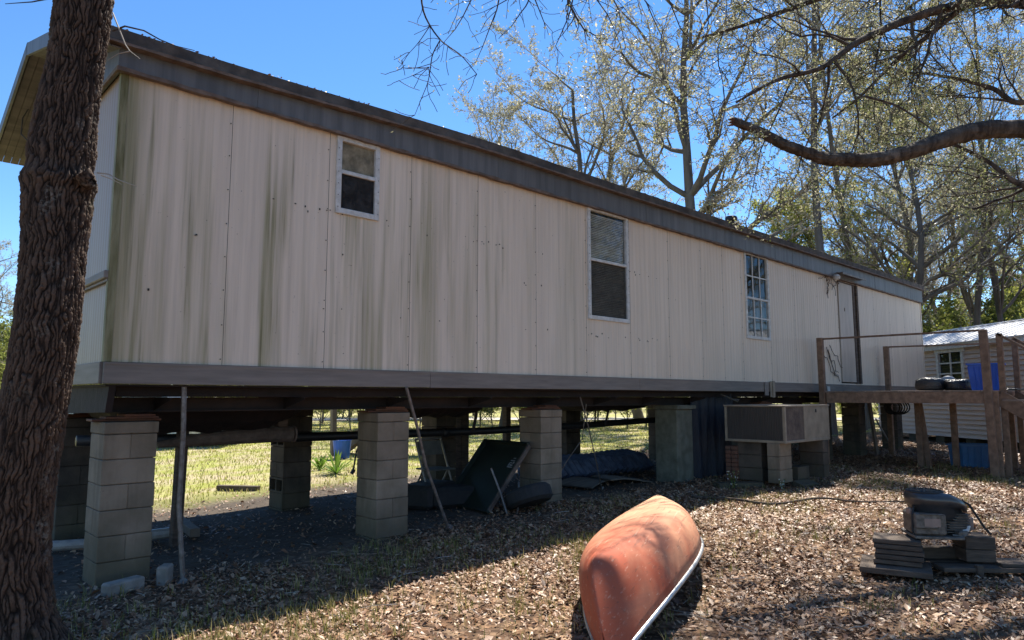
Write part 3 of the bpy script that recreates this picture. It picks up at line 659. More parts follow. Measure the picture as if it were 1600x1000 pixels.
pier(20.2, 6.52, 1.36, 'grey block pier at the far end of the home', FG, dark=True, seed=7, shims=False)
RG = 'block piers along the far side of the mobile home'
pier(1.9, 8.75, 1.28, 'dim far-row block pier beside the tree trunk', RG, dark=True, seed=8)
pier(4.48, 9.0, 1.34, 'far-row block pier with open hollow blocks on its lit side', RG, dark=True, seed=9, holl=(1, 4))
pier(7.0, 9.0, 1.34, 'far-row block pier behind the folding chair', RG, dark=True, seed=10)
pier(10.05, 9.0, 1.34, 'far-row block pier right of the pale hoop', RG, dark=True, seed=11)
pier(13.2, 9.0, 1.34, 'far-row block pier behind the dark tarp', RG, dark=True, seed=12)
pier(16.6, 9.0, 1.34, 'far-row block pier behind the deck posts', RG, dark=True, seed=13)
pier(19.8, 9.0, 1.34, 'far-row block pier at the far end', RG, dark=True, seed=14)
# loose pale chunks at the foot of the first pier
for k, (x, y, s_, a, lab) in enumerate(((1.68, 6.05, (.30, .11, .10), .35, 'pale broken slab of block lying at the foot of the first pier'), (2.0, 6.12, (.14, .09, .16), .9, 'small upright chunk of block beside the first pier'))):
    b = MB(); b.box((x, y, g(x, y)+s_[2]*.4), s_, a, ch=.014); o = b.build('broken_block', M['stone'], org=(x, y, g(x, y))); props(o, lab, 'stone')
def log_post(name, x, y, z1, w_, label, m='greywood', group=None, tilt=0, z0=None):
    b = MB(); z0 = g(x, y)-.03 if z0 is None else z0
    b.bar((x, y, z0), (x+tilt, y, z1), w_, w_, ch=.008, roll=(0, 1, 0)); o = b.build(name, M[m], org=(x, y, z0)); props(o, label, 'post', group); return o
log_post('wooden_prop', 2.6, 7.7, 1.16, .10, 'dark wooden prop under the pipe right of the first pier', tilt=.02)
log_post('wooden_prop', 7.45, 8.95, 1.38, .16, 'thick dark prop behind the folding chair')
log_post('wooden_prop', 8.55, 9.05, 1.38, .11, 'thin dark prop seen between the chair and the third pier')
log_post('wooden_prop', 3.60, 7.50, 1.5, .12, 'short wooden prop rising above the brown duct', z0=1.17)
def strap(P, r, label, name='tie_down_rod', m='galv'):
    b = MB(); b.tube(P, r, 6); b.tube([np.array(P[-1])-[.02, 0, .0], np.array(P[-1])+[.02, 0, .05]], r*2.2, 6)
    props(b.build(name, M[m], org=P[-1]), label, 'rod')
strap([(2.08, 6.14, 1.6), (2.09, 6.13, 1.2), (2.085, 6.13, .6), (2.13, 6.08, -.02)], .021, 'bent metal strip hanging in front of the span right of the first pier')
strap([(4.28, 6.06, 1.6), (4.45, 6.1, 1.2), (4.62, 6.15, .75), (5.0, 6.22, .03)], .017, 'long slanting tie-down rod in front of the folding chair')
strap([(7.22, 6.2, 1.5), (7.5, 6.3, 1.1), (7.9, 6.5, .6), (8.4, 6.8, .10)], .009, 'thin slanting tie-down strap right of the third pier')
strap([(7.7, 6.5, 1.4), (7.72, 6.6, .9), (7.5, 6.7, .6), (7.3, 6.8, .25)], .007, 'thin wire crossing the slanting strap beside the third pier', 'hanging_wire')
strap([(5.55, 8.6, 1.4), (5.4, 8.6, 1.0), (5.25, 8.6, .75), (5.2, 8.6, .45)], .012, 'dark hanging wire left of the second pier', 'hanging_wire', 'pipe')

# under-floor clutter
def solo(name, b, mats, label, cat, org, group=None, smooth=False):
    return props(b.build(name, mats, org=org, smooth=smooth), label, cat, group)
b = MB(); b.bar((3.05, 9.0, g(3, 9)+.05), (2.85, 7.85, g(3, 8)+.06), .10, .09, ch=.006); solo('timber', b, M['ply'], 'loose squared timber lying on the sand right of the first pier', 'timber', (2.95, 8.4, 0))
b = MB(); b.tube([(1.0, 8.3, .07), (1.92, 7.95, .07)], .05, 12); b.tube([(.98, 8.31, .07), (1.06, 8.28, .07)], .06, 12); solo('drain_pipe', b, M['pvc'], 'short white pipe lying behind the tree trunk', 'pipe', (1.4, 8.1, 0))
b = MB(); b.tube([(2.42, 8.0, .07), (2.62, 7.95, .08)], .055, 10); solo('drain_pipe', b, M['pvc'], 'stub of white pipe beside the dark wooden prop', 'pipe', (2.5, 8, 0))
b = MB(); b.tube([(2.02, 8.2, .85), (1.95, 8.25, .62), (1.93, 8.3, .4)], [.02, .03, .018], 6); b.tube([(1.93, 8.3, .42), (2.1, 8.2, .55), (2.16, 8.2, .8)], [.03, .035, .02], 6); solo('dangling_root', b, M['steel'], 'forked dark bit of hose dangling behind the first pier', 'hose', (2, 8.2, .4))
# folding chair
t_ = thing('folding_chair', 'old metal folding chair standing behind the long slanting rod', 'chair', (6.05, 7.7, g(6, 7.7)))
z0 = g(6.05, 7.7); X0 = 5.98; Y0 = 7.75
def fr(b):
    for s_ in (-.22, .22):
        b.tube([(X0+s_, Y0-.22, z0), (X0+s_, Y0, z0+.45), (X0+s_, Y0+.18, z0+.86)], .014, 6)
        b.tube([(X0+s_, Y0+.30, z0), (X0+s_, Y0-.02, z0+.47)], .014, 6)
    b.tube([(X0-.22, Y0+.18, z0+.86), (X0+.22, Y0+.18, z0+.86)], .014, 6); b.tube([(X0-.22, Y0+.26, z0+.1), (X0+.22, Y0+.26, z0+.1)], .010, 6); b.tube([(X0-.22, Y0-.18, z0+.09), (X0+.22, Y0-.18, z0+.09)], .010, 6)
part('frame', M['chrome'], t_, fr); part('backrest', M['chairseat'], t_, lambda b: b.prism([(-.2, .0), (.2, .0), (.2, .2), (-.2, .2)], (X0, Y0+.10, z0+.64), (1, 0, 0), (0, .35, .93), (0, -1, .3), .012))
part('seat', M['chairseat'], t_, lambda b: b.box((X0, Y0, z0+.46), (.4, .38, .02), ch=.005))
# tipped tray (utility bed) leaning on its side
C0 = np.array([5.86, 6.50, g(5.8, 6.5)+.04]); U = -RT*.60+FW*.75; U /= np.linalg.norm(U); 
W = RT*.5+FW*.4+np.array([0, 0, .75]); W = W-U*(W@U); W /= np.linalg.norm(W); N = np.cross(U, W); N = N/np.linalg.norm(N)
if N@FW > 0: N = -N
t_ = thing('garden_cart_tray', 'tipped dark green plastic tray with raised rim and pale print, between second and third piers', 'cart tray', tuple(C0))
LW, LH = .93, .98
part('tray_floor', M['tray'], t_, lambda b: b.prism([(0, 0), (LW, 0), (LW, LH), (.06, LH), (0, LH-.06)], C0, U, W, -N, .012))
part('rim', M['duct'], t_, lambda b: b.prism([(-.03, -.02), (.0, -.02), (.0, LH), (-.03, LH)], C0, U, W, N, .05))
for po in ([(0, LH), (LW, LH), (LW, LH+.03), (0, LH+.03)], [(LW, 0), (LW+.03, 0), (LW+.03, LH+.03), (LW, LH+.03)], [(-.03, -.05), (LW+.03, -.05), (LW+.03, -.02), (-.03, -.02)]):
    part('rim', M['tray'], t_, lambda b: b.prism(po, C0, U, W, N, .06))
part('print_mark', M['traymark'], t_, lambda b: [b.prism([(u, v), (u+a, v), (u+a, v+h), (u, v+h)], C0+N*.001, U, W, N, .0015) for u, v, a, h in ((.11, .74, .085, .012), (.10, .70, .03, .03), (.145, .705, .045, .012), (.11, .67, .06, .015), (.18, .66, .015, .05), (.095, .64, .10, .012), (.12, .78, .05, .01))])
for a, c in (((5.92, 6.55, .62), (5.95, 6.28, 0)), ((6.35, 6.5, .42), (6.02, 6.2, .0))):
    part('leg', M['galv'], t_, lambda b: b.tube([a, ((a[0]+c[0])/2+.03, (a[1]+c[1])/2, (a[2]+c[2])/2), (c[0], c[1], g(c[0], c[1])-.01)], .013, 6))
b = MB(); b.box((5.75, 7.6, g(5.3, 7)+.16), (.75, .5, .3), .4, ch=.05); b.box((5.9, 7.3, g(5.9, 7.3)+.14), (.6, .4, .26), -.3, ch=.05); solo('dark_crate', b, M['rubber'], 'dark plastic bin lying on the sand behind the tipped tray', 'bin', (5.75, 7.6, 0))
b = MB()
b.lathe([(.12, -.1), (.26, -.1), (.30, -.06), (.30, .06), (.26, .1), (.12, .1)], (6.28, 6.25, g(6.4, 6.3)+.16), 26, M=[[1, 0, 0], [0, .92, .38], [0, -.38, .92]]); solo('old_tyre', b, M['rubber'], 'old black tyre lying against the third pier', 'tyre', (6.42, 6.3, 0))
# hoop, blue bundle, sheets
a_ = np.linspace(0, PI, 18); b = MB(); b.tube([(9.25+.62*math.cos(q), 9.1-.5*math.cos(q), g(9, 9)+.42*math.sin(q)) for q in a_], .018, 6); solo('hose_hoop', b, M['pipe'], 'arched black hose standing on the sand right of the third pier', 'hose', (9.2, 9.1, 0))
b = MB()
for k in range(17):
    x = 8.6+k*.15; b.tube([(x, 7.75, g(x, 7.8)+.06), (x-.02, 7.9, g(x, 7.9)+.25+.02*math.sin(k)), (x+.02, 8.3, g(x, 8.3)+.30), (x, 8.75, g(x, 8.8)+.10)], .085, 8)
solo('blue_bundle', b, M['mattress'], 'rolled blue-grey corrugated bundle lying behind the smooth pier', 'bundle', (9.8, 8.2, 0))
for k, (x, y, a, sx, sy, lab) in enumerate(((8.6, 7.25, .3, 1.1, .6, 'warped plywood sheet left of the smooth pier'), (9.15, 7.0, -.15, .9, .45, 'thin board lying on top of the warped plywood'), (8.0, 7.7, .6, .8, .5, 'dark sheet on the sand near the third pier'))):
    b = MB(); n = 8
    V = []; 
    for zz in (0, .014):
        for j in (0, 1):
            for i in range(n+1): V.append(((i/n-.5)*sx, (j-.5)*sy, zz+.05*math.sin(i/n*PI+k)+.02*j))
    F = []
    for i in range(n):
        F += [(i, n+1+i, n+2+i, i+1), (2*(n+1)+i, 2*(n+1)+i+1, 3*(n+1)+i+1, 3*(n+1)+i), (i, i+1, 2*(n+1)+i+1, 2*(n+1)+i), (n+1+i, 3*(n+1)+i, 3*(n+1)+i+1, n+2+i)]
    V = np.array(V); ca, sa = math.cos(a), math.sin(a); V = V@np.array([[ca, -sa, 0], [sa, ca, 0], [0, 0, 1]]).T+np.array([x, y, g(x, y)+.02+.02*k]); b.add(V, F)
    solo('plywood_sheet', b, M['ply'], lab, 'board', (x, y, 0))
# hanging dark tarp
nx_, nz_ = 40, 14; V = []
for i in range(nx_+1):
    for j in range(nz_+1):
        s_ = i/nx_; zt = 1.56-(1.56-g(11, 6.2)-.02)*j/nz_; fold = .05*math.sin(s_*34)+.03*math.sin(s_*13+j*.25)
        V.append((10.35+s_*1.25*(1-.12*j/nz_), 6.45-s_*.12+fold*(.4+.6*j/nz_), zt))
b = MB(); b.add(V, [(i*(nz_+1)+j, (i+1)*(nz_+1)+j, (i+1)*(nz_+1)+j+1, i*(nz_+1)+j+1) for i in range(nx_) for j in range(nz_)])
solo('hanging_tarp', b, M['tarp'], 'dark blue-black tarp hanging from the floor left of the air conditioner', 'tarp', (10.9, 6.4, 0), smooth=True)

# ------------------------------------------------------------------ air conditioner on its block base
AX0, AX1, AY0, AY1, AZ0, AZ1 = 10.33, 11.95, 4.82, 5.82, .80, 1.375
t_ = thing('air_conditioner', 'boxy tan outdoor air conditioner with dark grilles on stacked blocks', 'air conditioner', (AX0, AY0, AZ0))
part('cabinet_core', M['acd'], t_, lambda b: b.bx(AX0+.02, AX1-.02, AY0+.02, AY1-.02, AZ0+.03, AZ1-.02))
def acf(b):
    for x in (AX0, AX1-.04):
        for y in (AY0, AY1-.04): b.bx(x, x+.04, y, y+.04, AZ0+.04, AZ1-.025)
    b.bx(AX0-.004, AX1+.004, AY0-.004, AY1+.004, AZ0, AZ0+.04, ch=.004); b.bx(AX0-.012, AX1+.012, AY0-.012, AY1+.012, AZ1-.025, AZ1, ch=.004)
part('frame', M['acm'], t_, acf)
part('service_panel', M['acm'], t_, lambda b: (b.bx(11.0, 11.91, AY0+.002, AY0+.02, AZ0+.04, AZ1-.025, ch=.003)))
part('side_panel', M['duct'], t_, lambda b: (b.bx(10.37, 10.995, AY0+.008, AY0+.02, AZ0+.04, AZ1-.025)))
part('latch', M['rubber'], t_, lambda b: b.bx(11.42, 11.46, AY0-.004, AY0+.002, AZ1-.12, AZ1-.07))
for k in range(34):
    yy = AY0+.05+k*(AY1-AY0-.1)/33; bfn = lambda b: b.bx(AX0+.004, AX0+.019, yy-.003, yy+.003, AZ0+.045, AZ1-.03)
    if k == 0: gm = MB(); gm.bx(-.008, .007, -.003, .003, -.25, .25); GM = gm.mesh('grille_fin', M['acd'])
    inst('grille_fin', GM, t_, (AX0+.012, yy, (AZ0+AZ1)/2))
t_ = thing('block_stack', 'stack of blocks and bricks carrying the air conditioner', 'block stack', (10.4, 4.9, g(10.4, 5)))
zb = g(10.6, 5.2)
rr = random.Random(3)
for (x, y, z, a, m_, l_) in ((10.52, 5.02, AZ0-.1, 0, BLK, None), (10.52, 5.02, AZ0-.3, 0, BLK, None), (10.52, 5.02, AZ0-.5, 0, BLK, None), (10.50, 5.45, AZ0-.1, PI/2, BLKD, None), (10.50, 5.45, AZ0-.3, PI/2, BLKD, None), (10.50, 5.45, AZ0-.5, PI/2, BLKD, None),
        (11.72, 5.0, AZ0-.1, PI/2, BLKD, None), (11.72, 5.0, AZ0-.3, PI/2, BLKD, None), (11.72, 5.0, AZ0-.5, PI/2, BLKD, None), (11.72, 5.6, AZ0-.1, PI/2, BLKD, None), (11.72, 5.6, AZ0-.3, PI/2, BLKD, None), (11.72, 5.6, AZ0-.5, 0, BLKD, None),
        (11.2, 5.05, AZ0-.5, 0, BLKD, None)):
    inst('block', m_, t_, (x+rr.uniform(-.008, .008), y, z), a+rr.uniform(-.02, .02))
bm_ = MB(); bm_.box((0, 0, 0), (.19, .09, .06), ch=.006); BR = bm_.mesh('brick', M['brickr'])
for k in range(9):
    for i in range(2): inst('brick', BR, t_, (10.42, 5.68+i*.10, zb+.04+k*.066), PI/2*0+rr.uniform(-.03, .03))
b = MB(); b.box((10.02, 5.45, g(10, 5.4)+.04), (.72, .22, .085), -.62, ch=.006); solo('concrete_slab', b, M['blockdark'], 'flat concrete slab on the leaves in front of the air conditioner blocks', 'slab', (10.02, 5.45, 0))
b = MB(); b.box((10.95, 4.83, g(11, 4.8)+.04), (.4, .2, .07), -.2, ch=.006, M=np.array([[1, 0, 0], [0, .96, -.28], [0, .28, .96]])); solo('concrete_slab', b, M['blockdark'], 'tilted concrete paver leaning at the foot of the air conditioner blocks', 'slab', (10.9, 4.9, 0))

# ------------------------------------------------------------------ deck and its stairs
DX0, DX1, DY0, DY1, DZ = 14.4, 18.2, 3.05, 5.95, 1.62
t_ = thing('wooden_deck', 'brown wooden deck with open rails at the door of the mobile home', 'deck', (DX0, DY0, g(DX0, DY0)))
def dpost(x, y, z1, s_=.09, tl=(0, 0), z0=None):
    z0 = g(x, y)-.03 if z0 is None else z0
    part('post', M['wood'], t_, lambda b: b.bar((x, y, z0), (x+tl[0], y+tl[1], z1), s_, s_, ch=.005, roll=(0, 1, 0)))
dpost(DX0, DY1-.05, 2.70, .11, (-.03, .0)); dpost(DX0, DY0, 2.67, .12, (0, .03)); dpost(DX1, DY1-.05, 2.72, .11); dpost(DX1, DY0, 2.66, .10)
dpost(15.2, 4.42, 1.42, .10); dpost(15.3, 4.30, 1.42, .09, (.0, .12)); dpost(15.6, 3.92, 1.42, .10); dpost(DX0+.14, DY0-.06, 1.6, .08); dpost(16.2, 3.1, 1.42, .09)
part('rail', M['wood'], t_, lambda b: b.bar((DX0-.01, DY1-.05, 2.675), (DX0, DY0, 2.665), .045, .035))
part('rail', M['wood'], t_, lambda b: b.bar((DX1, DY1-.05, 2.70), (DX1, DY0, 2.66), .045, .035))
part('joist', M['wood'], t_, lambda b: b.bx(DX0-.03, DX0+.015, DY0+.07, DY1-.12, DZ-.235, DZ-.032, ch=.004))
part('joist', M['wood'], t_, lambda b: b.bx(DX0+.02, DX1, DY0-.02, DY0+.025, DZ-.225, DZ-.032, ch=.004))
for k in range(1, 8): part('joist', M['wood'], t_, lambda b: b.bx(DX0+k*.47, DX0+k*.47+.04, DY0+.03, DY1, DZ-.22, DZ-.032))
part('joist', M['wood'], t_, lambda b: b.bx(DX1+.012, DX1+.05, DY0-.02, DY1, DZ-.225, DZ-.032, ch=.004))
nb = 20; wd = (DY1-DY0+.02)/nb
dbm = MB(); dbm.box((0, 0, 0), (DX1-DX0+.08, wd-.008, .028), ch=.004); DBM = dbm.mesh('deck_board', M['woodtop'])
for k in range(nb): inst('deck_board', DBM, t_, ((DX0+DX1)/2+rr.uniform(-.012, .012), DY0-.02+wd*(k+.5), DZ-.016))
# stairs going down to the right
t_ = thing('deck_stairs', 'brown wooden stairs with slanting handrail leaving the deck to the right', 'stairs', (15.4, 2.9, 0))
sx0, sx1, ytop = 14.75, 15.95, 3.0
for x in (sx0, sx1): part('stringer', M['wood'], t_, lambda b: b.bar((x, ytop, DZ-.12), (x, ytop-1.9, .22), .04, .26, ch=.004))
for k in range(6): part('tread', M['woodtop'], t_, lambda b: b.box(((sx0+sx1)/2, ytop-.2-k*.30, DZ-.18-k*.225), (sx1-sx0+.06, .27, .035), ch=.004))
for x, y, z1 in ((sx0, 2.93, 2.62), (sx0+.02, 2.45, 2.42), (sx1, 2.93, 2.60), (sx0, 1.2, 1.3), (sx1, 1.2, 1.3)):
    part('post', M['wood'], t_, lambda b: b.bar((x+.06, y, g(x, y)-.03), (x+.06, y, z1), .09, .09, ch=.005, roll=(0, 1, 0)))
for x in (sx0+.06, sx1+.06): part('handrail', M['wood'], t_, lambda b: b.bar((x, 2.95, 2.62), (x, 1.15, 1.30), .09, .04, ch=.004))
# things on and under the deck
def bagm(name, c, r, m, label, seed, sq=1.0):
    r_ = random.Random(seed); b = MB(); nu, nv = 18, 10; V = []
    for i in range(nv+1):
        th = PI*i/nv
        for j in range(nu):
            ph = 2*PI*j/nu; k = 1+.10*math.sin(3*ph+seed)+.06*math.sin(7*ph+i)+r_.uniform(-.03, .03)
            sx_ = abs(math.sin(th))**.42*k; cz_ = math.copysign(abs(math.cos(th))**.5, math.cos(th))*(1+.10*math.sin(2*ph+seed))
            V.append((c[0]+r[0]*math.cos(ph)*sx_, c[1]+r[1]*math.sin(ph)*sx_, c[2]+r[2]*cz_))
    F = [(i*nu+j, i*nu+(j+1) % nu, (i+1)*nu+(j+1) % nu, (i+1)*nu+j) for i in range(nv) for j in range(nu)]
    b.add(V, F); return solo(name, b, M[m], label, 'bag', (c[0], c[1], c[2]-r[2]), smooth=True)
bagm('rubbish_bag', (16.0, 4.38, DZ+.13), (.22, .27, .135), 'bag', 'left of two shiny black rubbish bags on the deck', 2)
bagm('rubbish_bag', (16.05, 3.92, DZ+.115), (.22, .26, .115), 'bag', 'flatter right black rubbish bag on the deck', 5)
bagm('white_sack', (16.35, 4.17, DZ+.15), (.10, .13, .15), 'bagw', 'crumpled white plastic sack between the two black rubbish bags', 7)
def tote(c, sx, sy, h, m, label, rz, taper=.82):
    t2 = thing('storage_tote', label, 'storage bin', c)
    ca, sa = math.cos(rz), math.sin(rz)
    def shell(b):
        P = lambda x, y, z: (c[0]+x*ca-y*sa, c[1]+x*sa+y*ca, c[2]+z)
        V = []
        for (f_, z) in ((taper, 0), (1, h), (.95, h), (taper*.96, .02)):
            for x, y in ((-1, -1), (1, -1), (1, 1), (-1, 1)): V.append(P(x*sx/2*f_, y*sy/2*f_, z))
        F = [(3, 2, 1, 0)]+[(4*i+j, 4*i+(j+1) % 4, 4*i+4+(j+1) % 4, 4*i+4+j) for i in range(3) for j in range(4)]+[(12, 13, 14, 15)]
        b.add(V, F)
        for k in range(-2, 3):
            for s_ in (-1, 1):
                q = taper+(1-taper)*.5; b.bar(P(k*sx*.16*taper, s_*sy/2*taper*1.01, .03), P(k*sx*.16, s_*sy/2*1.005, h-.05), .02, .012)
                b.bar(P(s_*sx/2*taper*1.01, k*sy*.16*taper, .03), P(s_*sx/2*1.005, k*sy*.16, h-.05), .02, .012)
    part('shell', m, t2, shell)
    def rimf(b):
        P = lambda x, y: (c[0]+x*ca-y*sa, c[1]+x*sa+y*ca, c[2]+h)
        q = [P(-sx/2-.01, -sy/2-.01), P(sx/2+.01, -sy/2-.01), P(sx/2+.01, sy/2+.01), P(-sx/2-.01, sy/2+.01)]
        for i in range(4): b.bar(q[i], q[(i+1) % 4], .03, .03)
    part('rim', m, t2, rimf); return t2
tote((15.75, 3.36, DZ), .5, .56, .50, M['blue'], 'bright royal blue storage bin standing on the deck', .15, .84)
tote((16.0, 3.78, g(16, 3.8)), .5, .66, .44, M['bluedim'], 'faded blue storage box on the ground under the deck', .1, .9)
b = MB(); b.bx(14.95, 15.75, 2.75, 3.02, DZ+.002, DZ+.03, ch=.006); solo('boot_mat', b, M['bag'], 'black mat at the head of the deck stairs', 'mat', (15.3, 2.9, DZ))
b = MB()
for k in range(5):
    a_ = np.linspace(0, 2*PI, 20); b.tube([(DX1-.14+.012*k, 5.80+(.17+.01*k)*math.cos(q)-.04*k, 1.26+(.16)*math.sin(q)) for q in a_], .016, 5, cap=False)
solo('hose_coil', b, M['rubber'], 'coiled dark hose hung on the far deck post', 'hose', (DX1-.1, 5.8, 1.3))
b = MB(); b.bar((20.4, 6.6, g(20, 6)+.02), (19.0, 6.5, .95), .03, .03); solo('white_stick', b, M['pvc'], 'thin white stick leaning beyond the far deck post', 'stick', (20.4, 6.6, 0))
b = MB(); b.bar((17.95, 6.15, .1), (17.75, 6.2, 1.45), .14, .05, ch=.004); solo('pale_board', b, M['ply'], 'pale board propped beside the vine-draped pier', 'board', (17.95, 6.15, 0))

# ------------------------------------------------------------------ storage shed behind the deck
def shed():
    A = at(1442, 22.0, .33); Bp = at(1600, 17.9, .33); a = Bp-A; a /= np.linalg.norm(a); nrm = np.array([-a[1], a[0], 0.])
    if nrm@(-A) < 0: nrm = -nrm                  # points at the camera side
    away = -nrm; O = A-a*2.6; L = 9.0; DEP = 3.0; Zb = .33; HW = 2.66
    t_ = thing('storage_shed', 'taupe lap-sided shed with white ribbed metal roof behind the deck', 'shed', tuple(O))
    P = lambda u, v, z: O+a*u+away*v+np.array([0, 0, z])
    def quadbox(b, u0, u1, v0, v1, z0, z1):
        V = [P(u, v, z) for z in (z0, z1) for v in (v0, v1) for u in (u0, u1)]
        b.add(V, [(0, 2, 3, 1), (4, 5, 7, 6), (0, 1, 5, 4), (2, 6, 7, 3), (0, 4, 6, 2), (1, 3, 7, 5)][::1])
    part('wall_core', M['black'], t_, lambda b: quadbox(b, .03, L-.03, .02, DEP, 0, HW))
    wu0, wu1, wz0, wz1 = 3.42, 4.42, 1.55, 2.48
    n = 20; hh = HW/n
    for k in range(n):
        z0 = k*hh
        def fn(b):
            for u0, u1 in ([(0, wu0), (wu1, L)] if (z0+hh > wz0 and z0 < wz1) else [(0, L)]):
                V = [P(u0, -.055, z0+.004), P(u1, -.055, z0+.004), P(u1, -.004, z0+hh), P(u0, -.004, z0+hh), P(u0, .01, z0+.004), P(u1, .01, z0+.004)]
                b.add(V, [(0, 1, 2, 3), (0, 4, 5, 1)])
        part('siding_board', M['shedwall'], t_, fn)
    for k in range(n):
        z0 = k*hh; part('end_siding_board', M['shedwall'], t_, lambda b: b.add([P(-.02, 0, z0), P(-.02, DEP, z0), P(0, DEP, z0+hh), P(0, 0, z0+hh)], [(0, 1, 2, 3)]))
    part('eave_board', M['white'], t_, lambda b: quadbox(b, -.1, L+.1, -.16, -.12, HW-.08, HW+.08))
    part('soffit', M['white'], t_, lambda b: quadbox(b, -.1, L+.1, -.12, .02, HW-.02, HW))
    RH = .68
    def roof(b):
        for v0, v1, za, zb in ((-.2, DEP/2, HW+.09, HW+RH), (DEP/2, DEP+.2, HW+RH, HW+.09)):
            V = [P(u, v, z+dz) for dz in (0, -.03) for (u, v, z) in ((-.15, v0, za), (L+.15, v0, za), (L+.15, v1, zb), (-.15, v1, zb))]
            b.add(V, [(0, 1, 2, 3), (7, 6, 5, 4), (0, 4, 5, 1), (1, 5, 6, 2), (2, 6, 7, 3), (3, 7, 4, 0)])
    rf = part('roof', M['shedroof'], t_, roof)
    for k in range(31):
        u = -.12+k*.31; part('seam_rib', M['shedroof'], rf, lambda b: b.bar(P(u, -.2, HW+.10), P(u, DEP/2, HW+RH+.012), .035, .03))
    part('ridge_cap', M['shedroof'], rf, lambda b: b.bar(P(-.15, DEP/2, HW+RH+.02), P(L+.15, DEP/2, HW+RH+.02), .18, .03))
    w_ = part('window', M['white'], t_, lambda b: (quadbox(b, wu0-.1, wu0, -.07, .0, wz0-.1, wz1+.1), quadbox(b, wu1, wu1+.1, -.07, .0, wz0-.1, wz1+.1), quadbox(b, wu0-.14, wu1+.14, -.08, .0, wz1+.002, wz1+.11), quadbox(b, wu0-.1, wu1+.1, -.08, 0, wz0-.1, wz0)))
    for k in range(1, 2): part('muntin', M['white'], w_, lambda b: quadbox(b, (wu0+wu1)/2-.02, (wu0+wu1)/2+.02, -.04, -.01, wz0, wz1))
    for k in (1, 2): part('muntin', M['white'], w_, lambda b: quadbox(b, wu0, wu1, -.042, -.012, wz0+(wz1-wz0)*k/3-.02, wz0+(wz1-wz0)*k/3+.02))
    for i in range(2):
        for k in range(3): part('pane', M['glass'], w_, lambda b: quadbox(b, wu0+.5*i+.02, wu0+.5*i+.48, -.012, -.008, wz0+.31*k+.02, wz0+.31*k+.29))
    for k in range(7): part('skid_block', M['blockdark'], t_, lambda b: (quadbox(b, .2+k*1.35, .6+k*1.35, 0.05, .3, -.3, -.01), quadbox(b, .2+k*1.35, .6+k*1.35, DEP-.4, DEP, -.3, -.01)))
shed()

# ------------------------------------------------------------------ overturned canoe
def canoe():
    fa = np.array([6.23, 4.26]); ne = np.array([3.07, 2.64]); c = (fa+ne)/2; ax = fa-ne; Lh = np.linalg.norm(ax)/2; rz = math.atan2(ax[1], ax[0]); roll = R(-17)
    nu, nv = 56, 30; W_ = .415; D_ = .37
    S = np.sin(np.linspace(-PI/2, PI/2, nu+1)); T = np.linspace(-1, 1, nv+1)
    V = []
    for s_ in S:
        a = abs(s_); wd = W_*(1-a**2.0)**1.0+.004; gzz = D_+.16*a**2.6; kz = .0+.02*a**3+(.34*max(0, (a-.74)/.26)**3.0)
        kz = min(kz, gzz-.03)
        for t_ in T:
            q = t_*PI/2; e = .62+.5*a**2; y = wd*math.copysign(abs(math.sin(q))**(.62+.9*a**3), t_); z = gzz-(gzz-kz)*max(0, math.cos(q))**(e)
            x = s_*Lh*(1-.02*(1-(z-kz)/(gzz-kz+1e-6))*a**6)
            V.append((x, y, -z))
    V = np.array(V); cr, sr = math.cos(roll), math.sin(roll)
    Rm = np.array([[1, 0, 0], [0, cr, -sr], [0, sr, cr]])       # roll about the long axis
    V = V@Rm.T
    V2 = V.copy(); V[:, 2] -= V[:, 2].min()
    dz = V[0, 2]-V2[0, 2]
    me = bpy.data.meshes.new('hull'); F = [(i*(nv+1)+j, i*(nv+1)+j+1, (i+1)*(nv+1)+j+1, (i+1)*(nv+1)+j) for i in range(nu) for j in range(nv)]
    me.from_pydata(V.tolist(), [], F); me.materials.append(M['canoe']); me.polygons.foreach_set('use_smooth', [True]*len(F)); me.update()
    t0 = thing('canoe', 'faded red canoe lying upside down on the leaves', 'canoe', (c[0], c[1], g(*c)+.01)); t0.rotation_euler = (0, 0, rz)
    hull = bpy.data.objects.new('hull', me); col.objects.link(hull); hull.parent = t0
    so_ = hull.modifiers.new('thickness', 'SOLIDIFY'); so_.thickness = .008; so_.offset = -1
    def loc(name, b, m, sm=False):
        o = bpy.data.objects.new(name, b.mesh(name, m, sm)); col.objects.link(o); o.parent = t0; return o
    for j in (0, nv):
        P = np.array([V[i*(nv+1)+j] for i in range(nu+1)]); P[:, 1] += (.006 if j else -.006)
        b = MB(); b.tube(P, .0165, 8); loc('gunwale', b, M['alum'], True)
    P = np.array([V[i*(nv+1)+nv//2] for i in range(3, nu-2)]); b = MB(); b.tube(P, .008, 6); loc('keel_strip', b, M['canoe'], True)
    for s_ in (.45, -.1, -.55):
        i = int(np.argmin(abs(S-s_))); A, B_ = V[i*(nv+1)], V[i*(nv+1)+nv]; b = MB(); b.bar(A, B_, .06, .025, ch=.004); loc('thwart', b, M['wood'])
    for e in (0, nu):
        sg = 1 if e else -1; b = MB(); i2 = e-sg*5
        A, B_, C_, D2 = V[e*(nv+1)], V[i2*(nv+1)], V[i2*(nv+1)+nv], V[e*(nv+1)+nv]; b.add([A, B_, C_, D2], [(0, 1, 2, 3)]); loc('deck_plate', b, M['canoe'])
canoe()

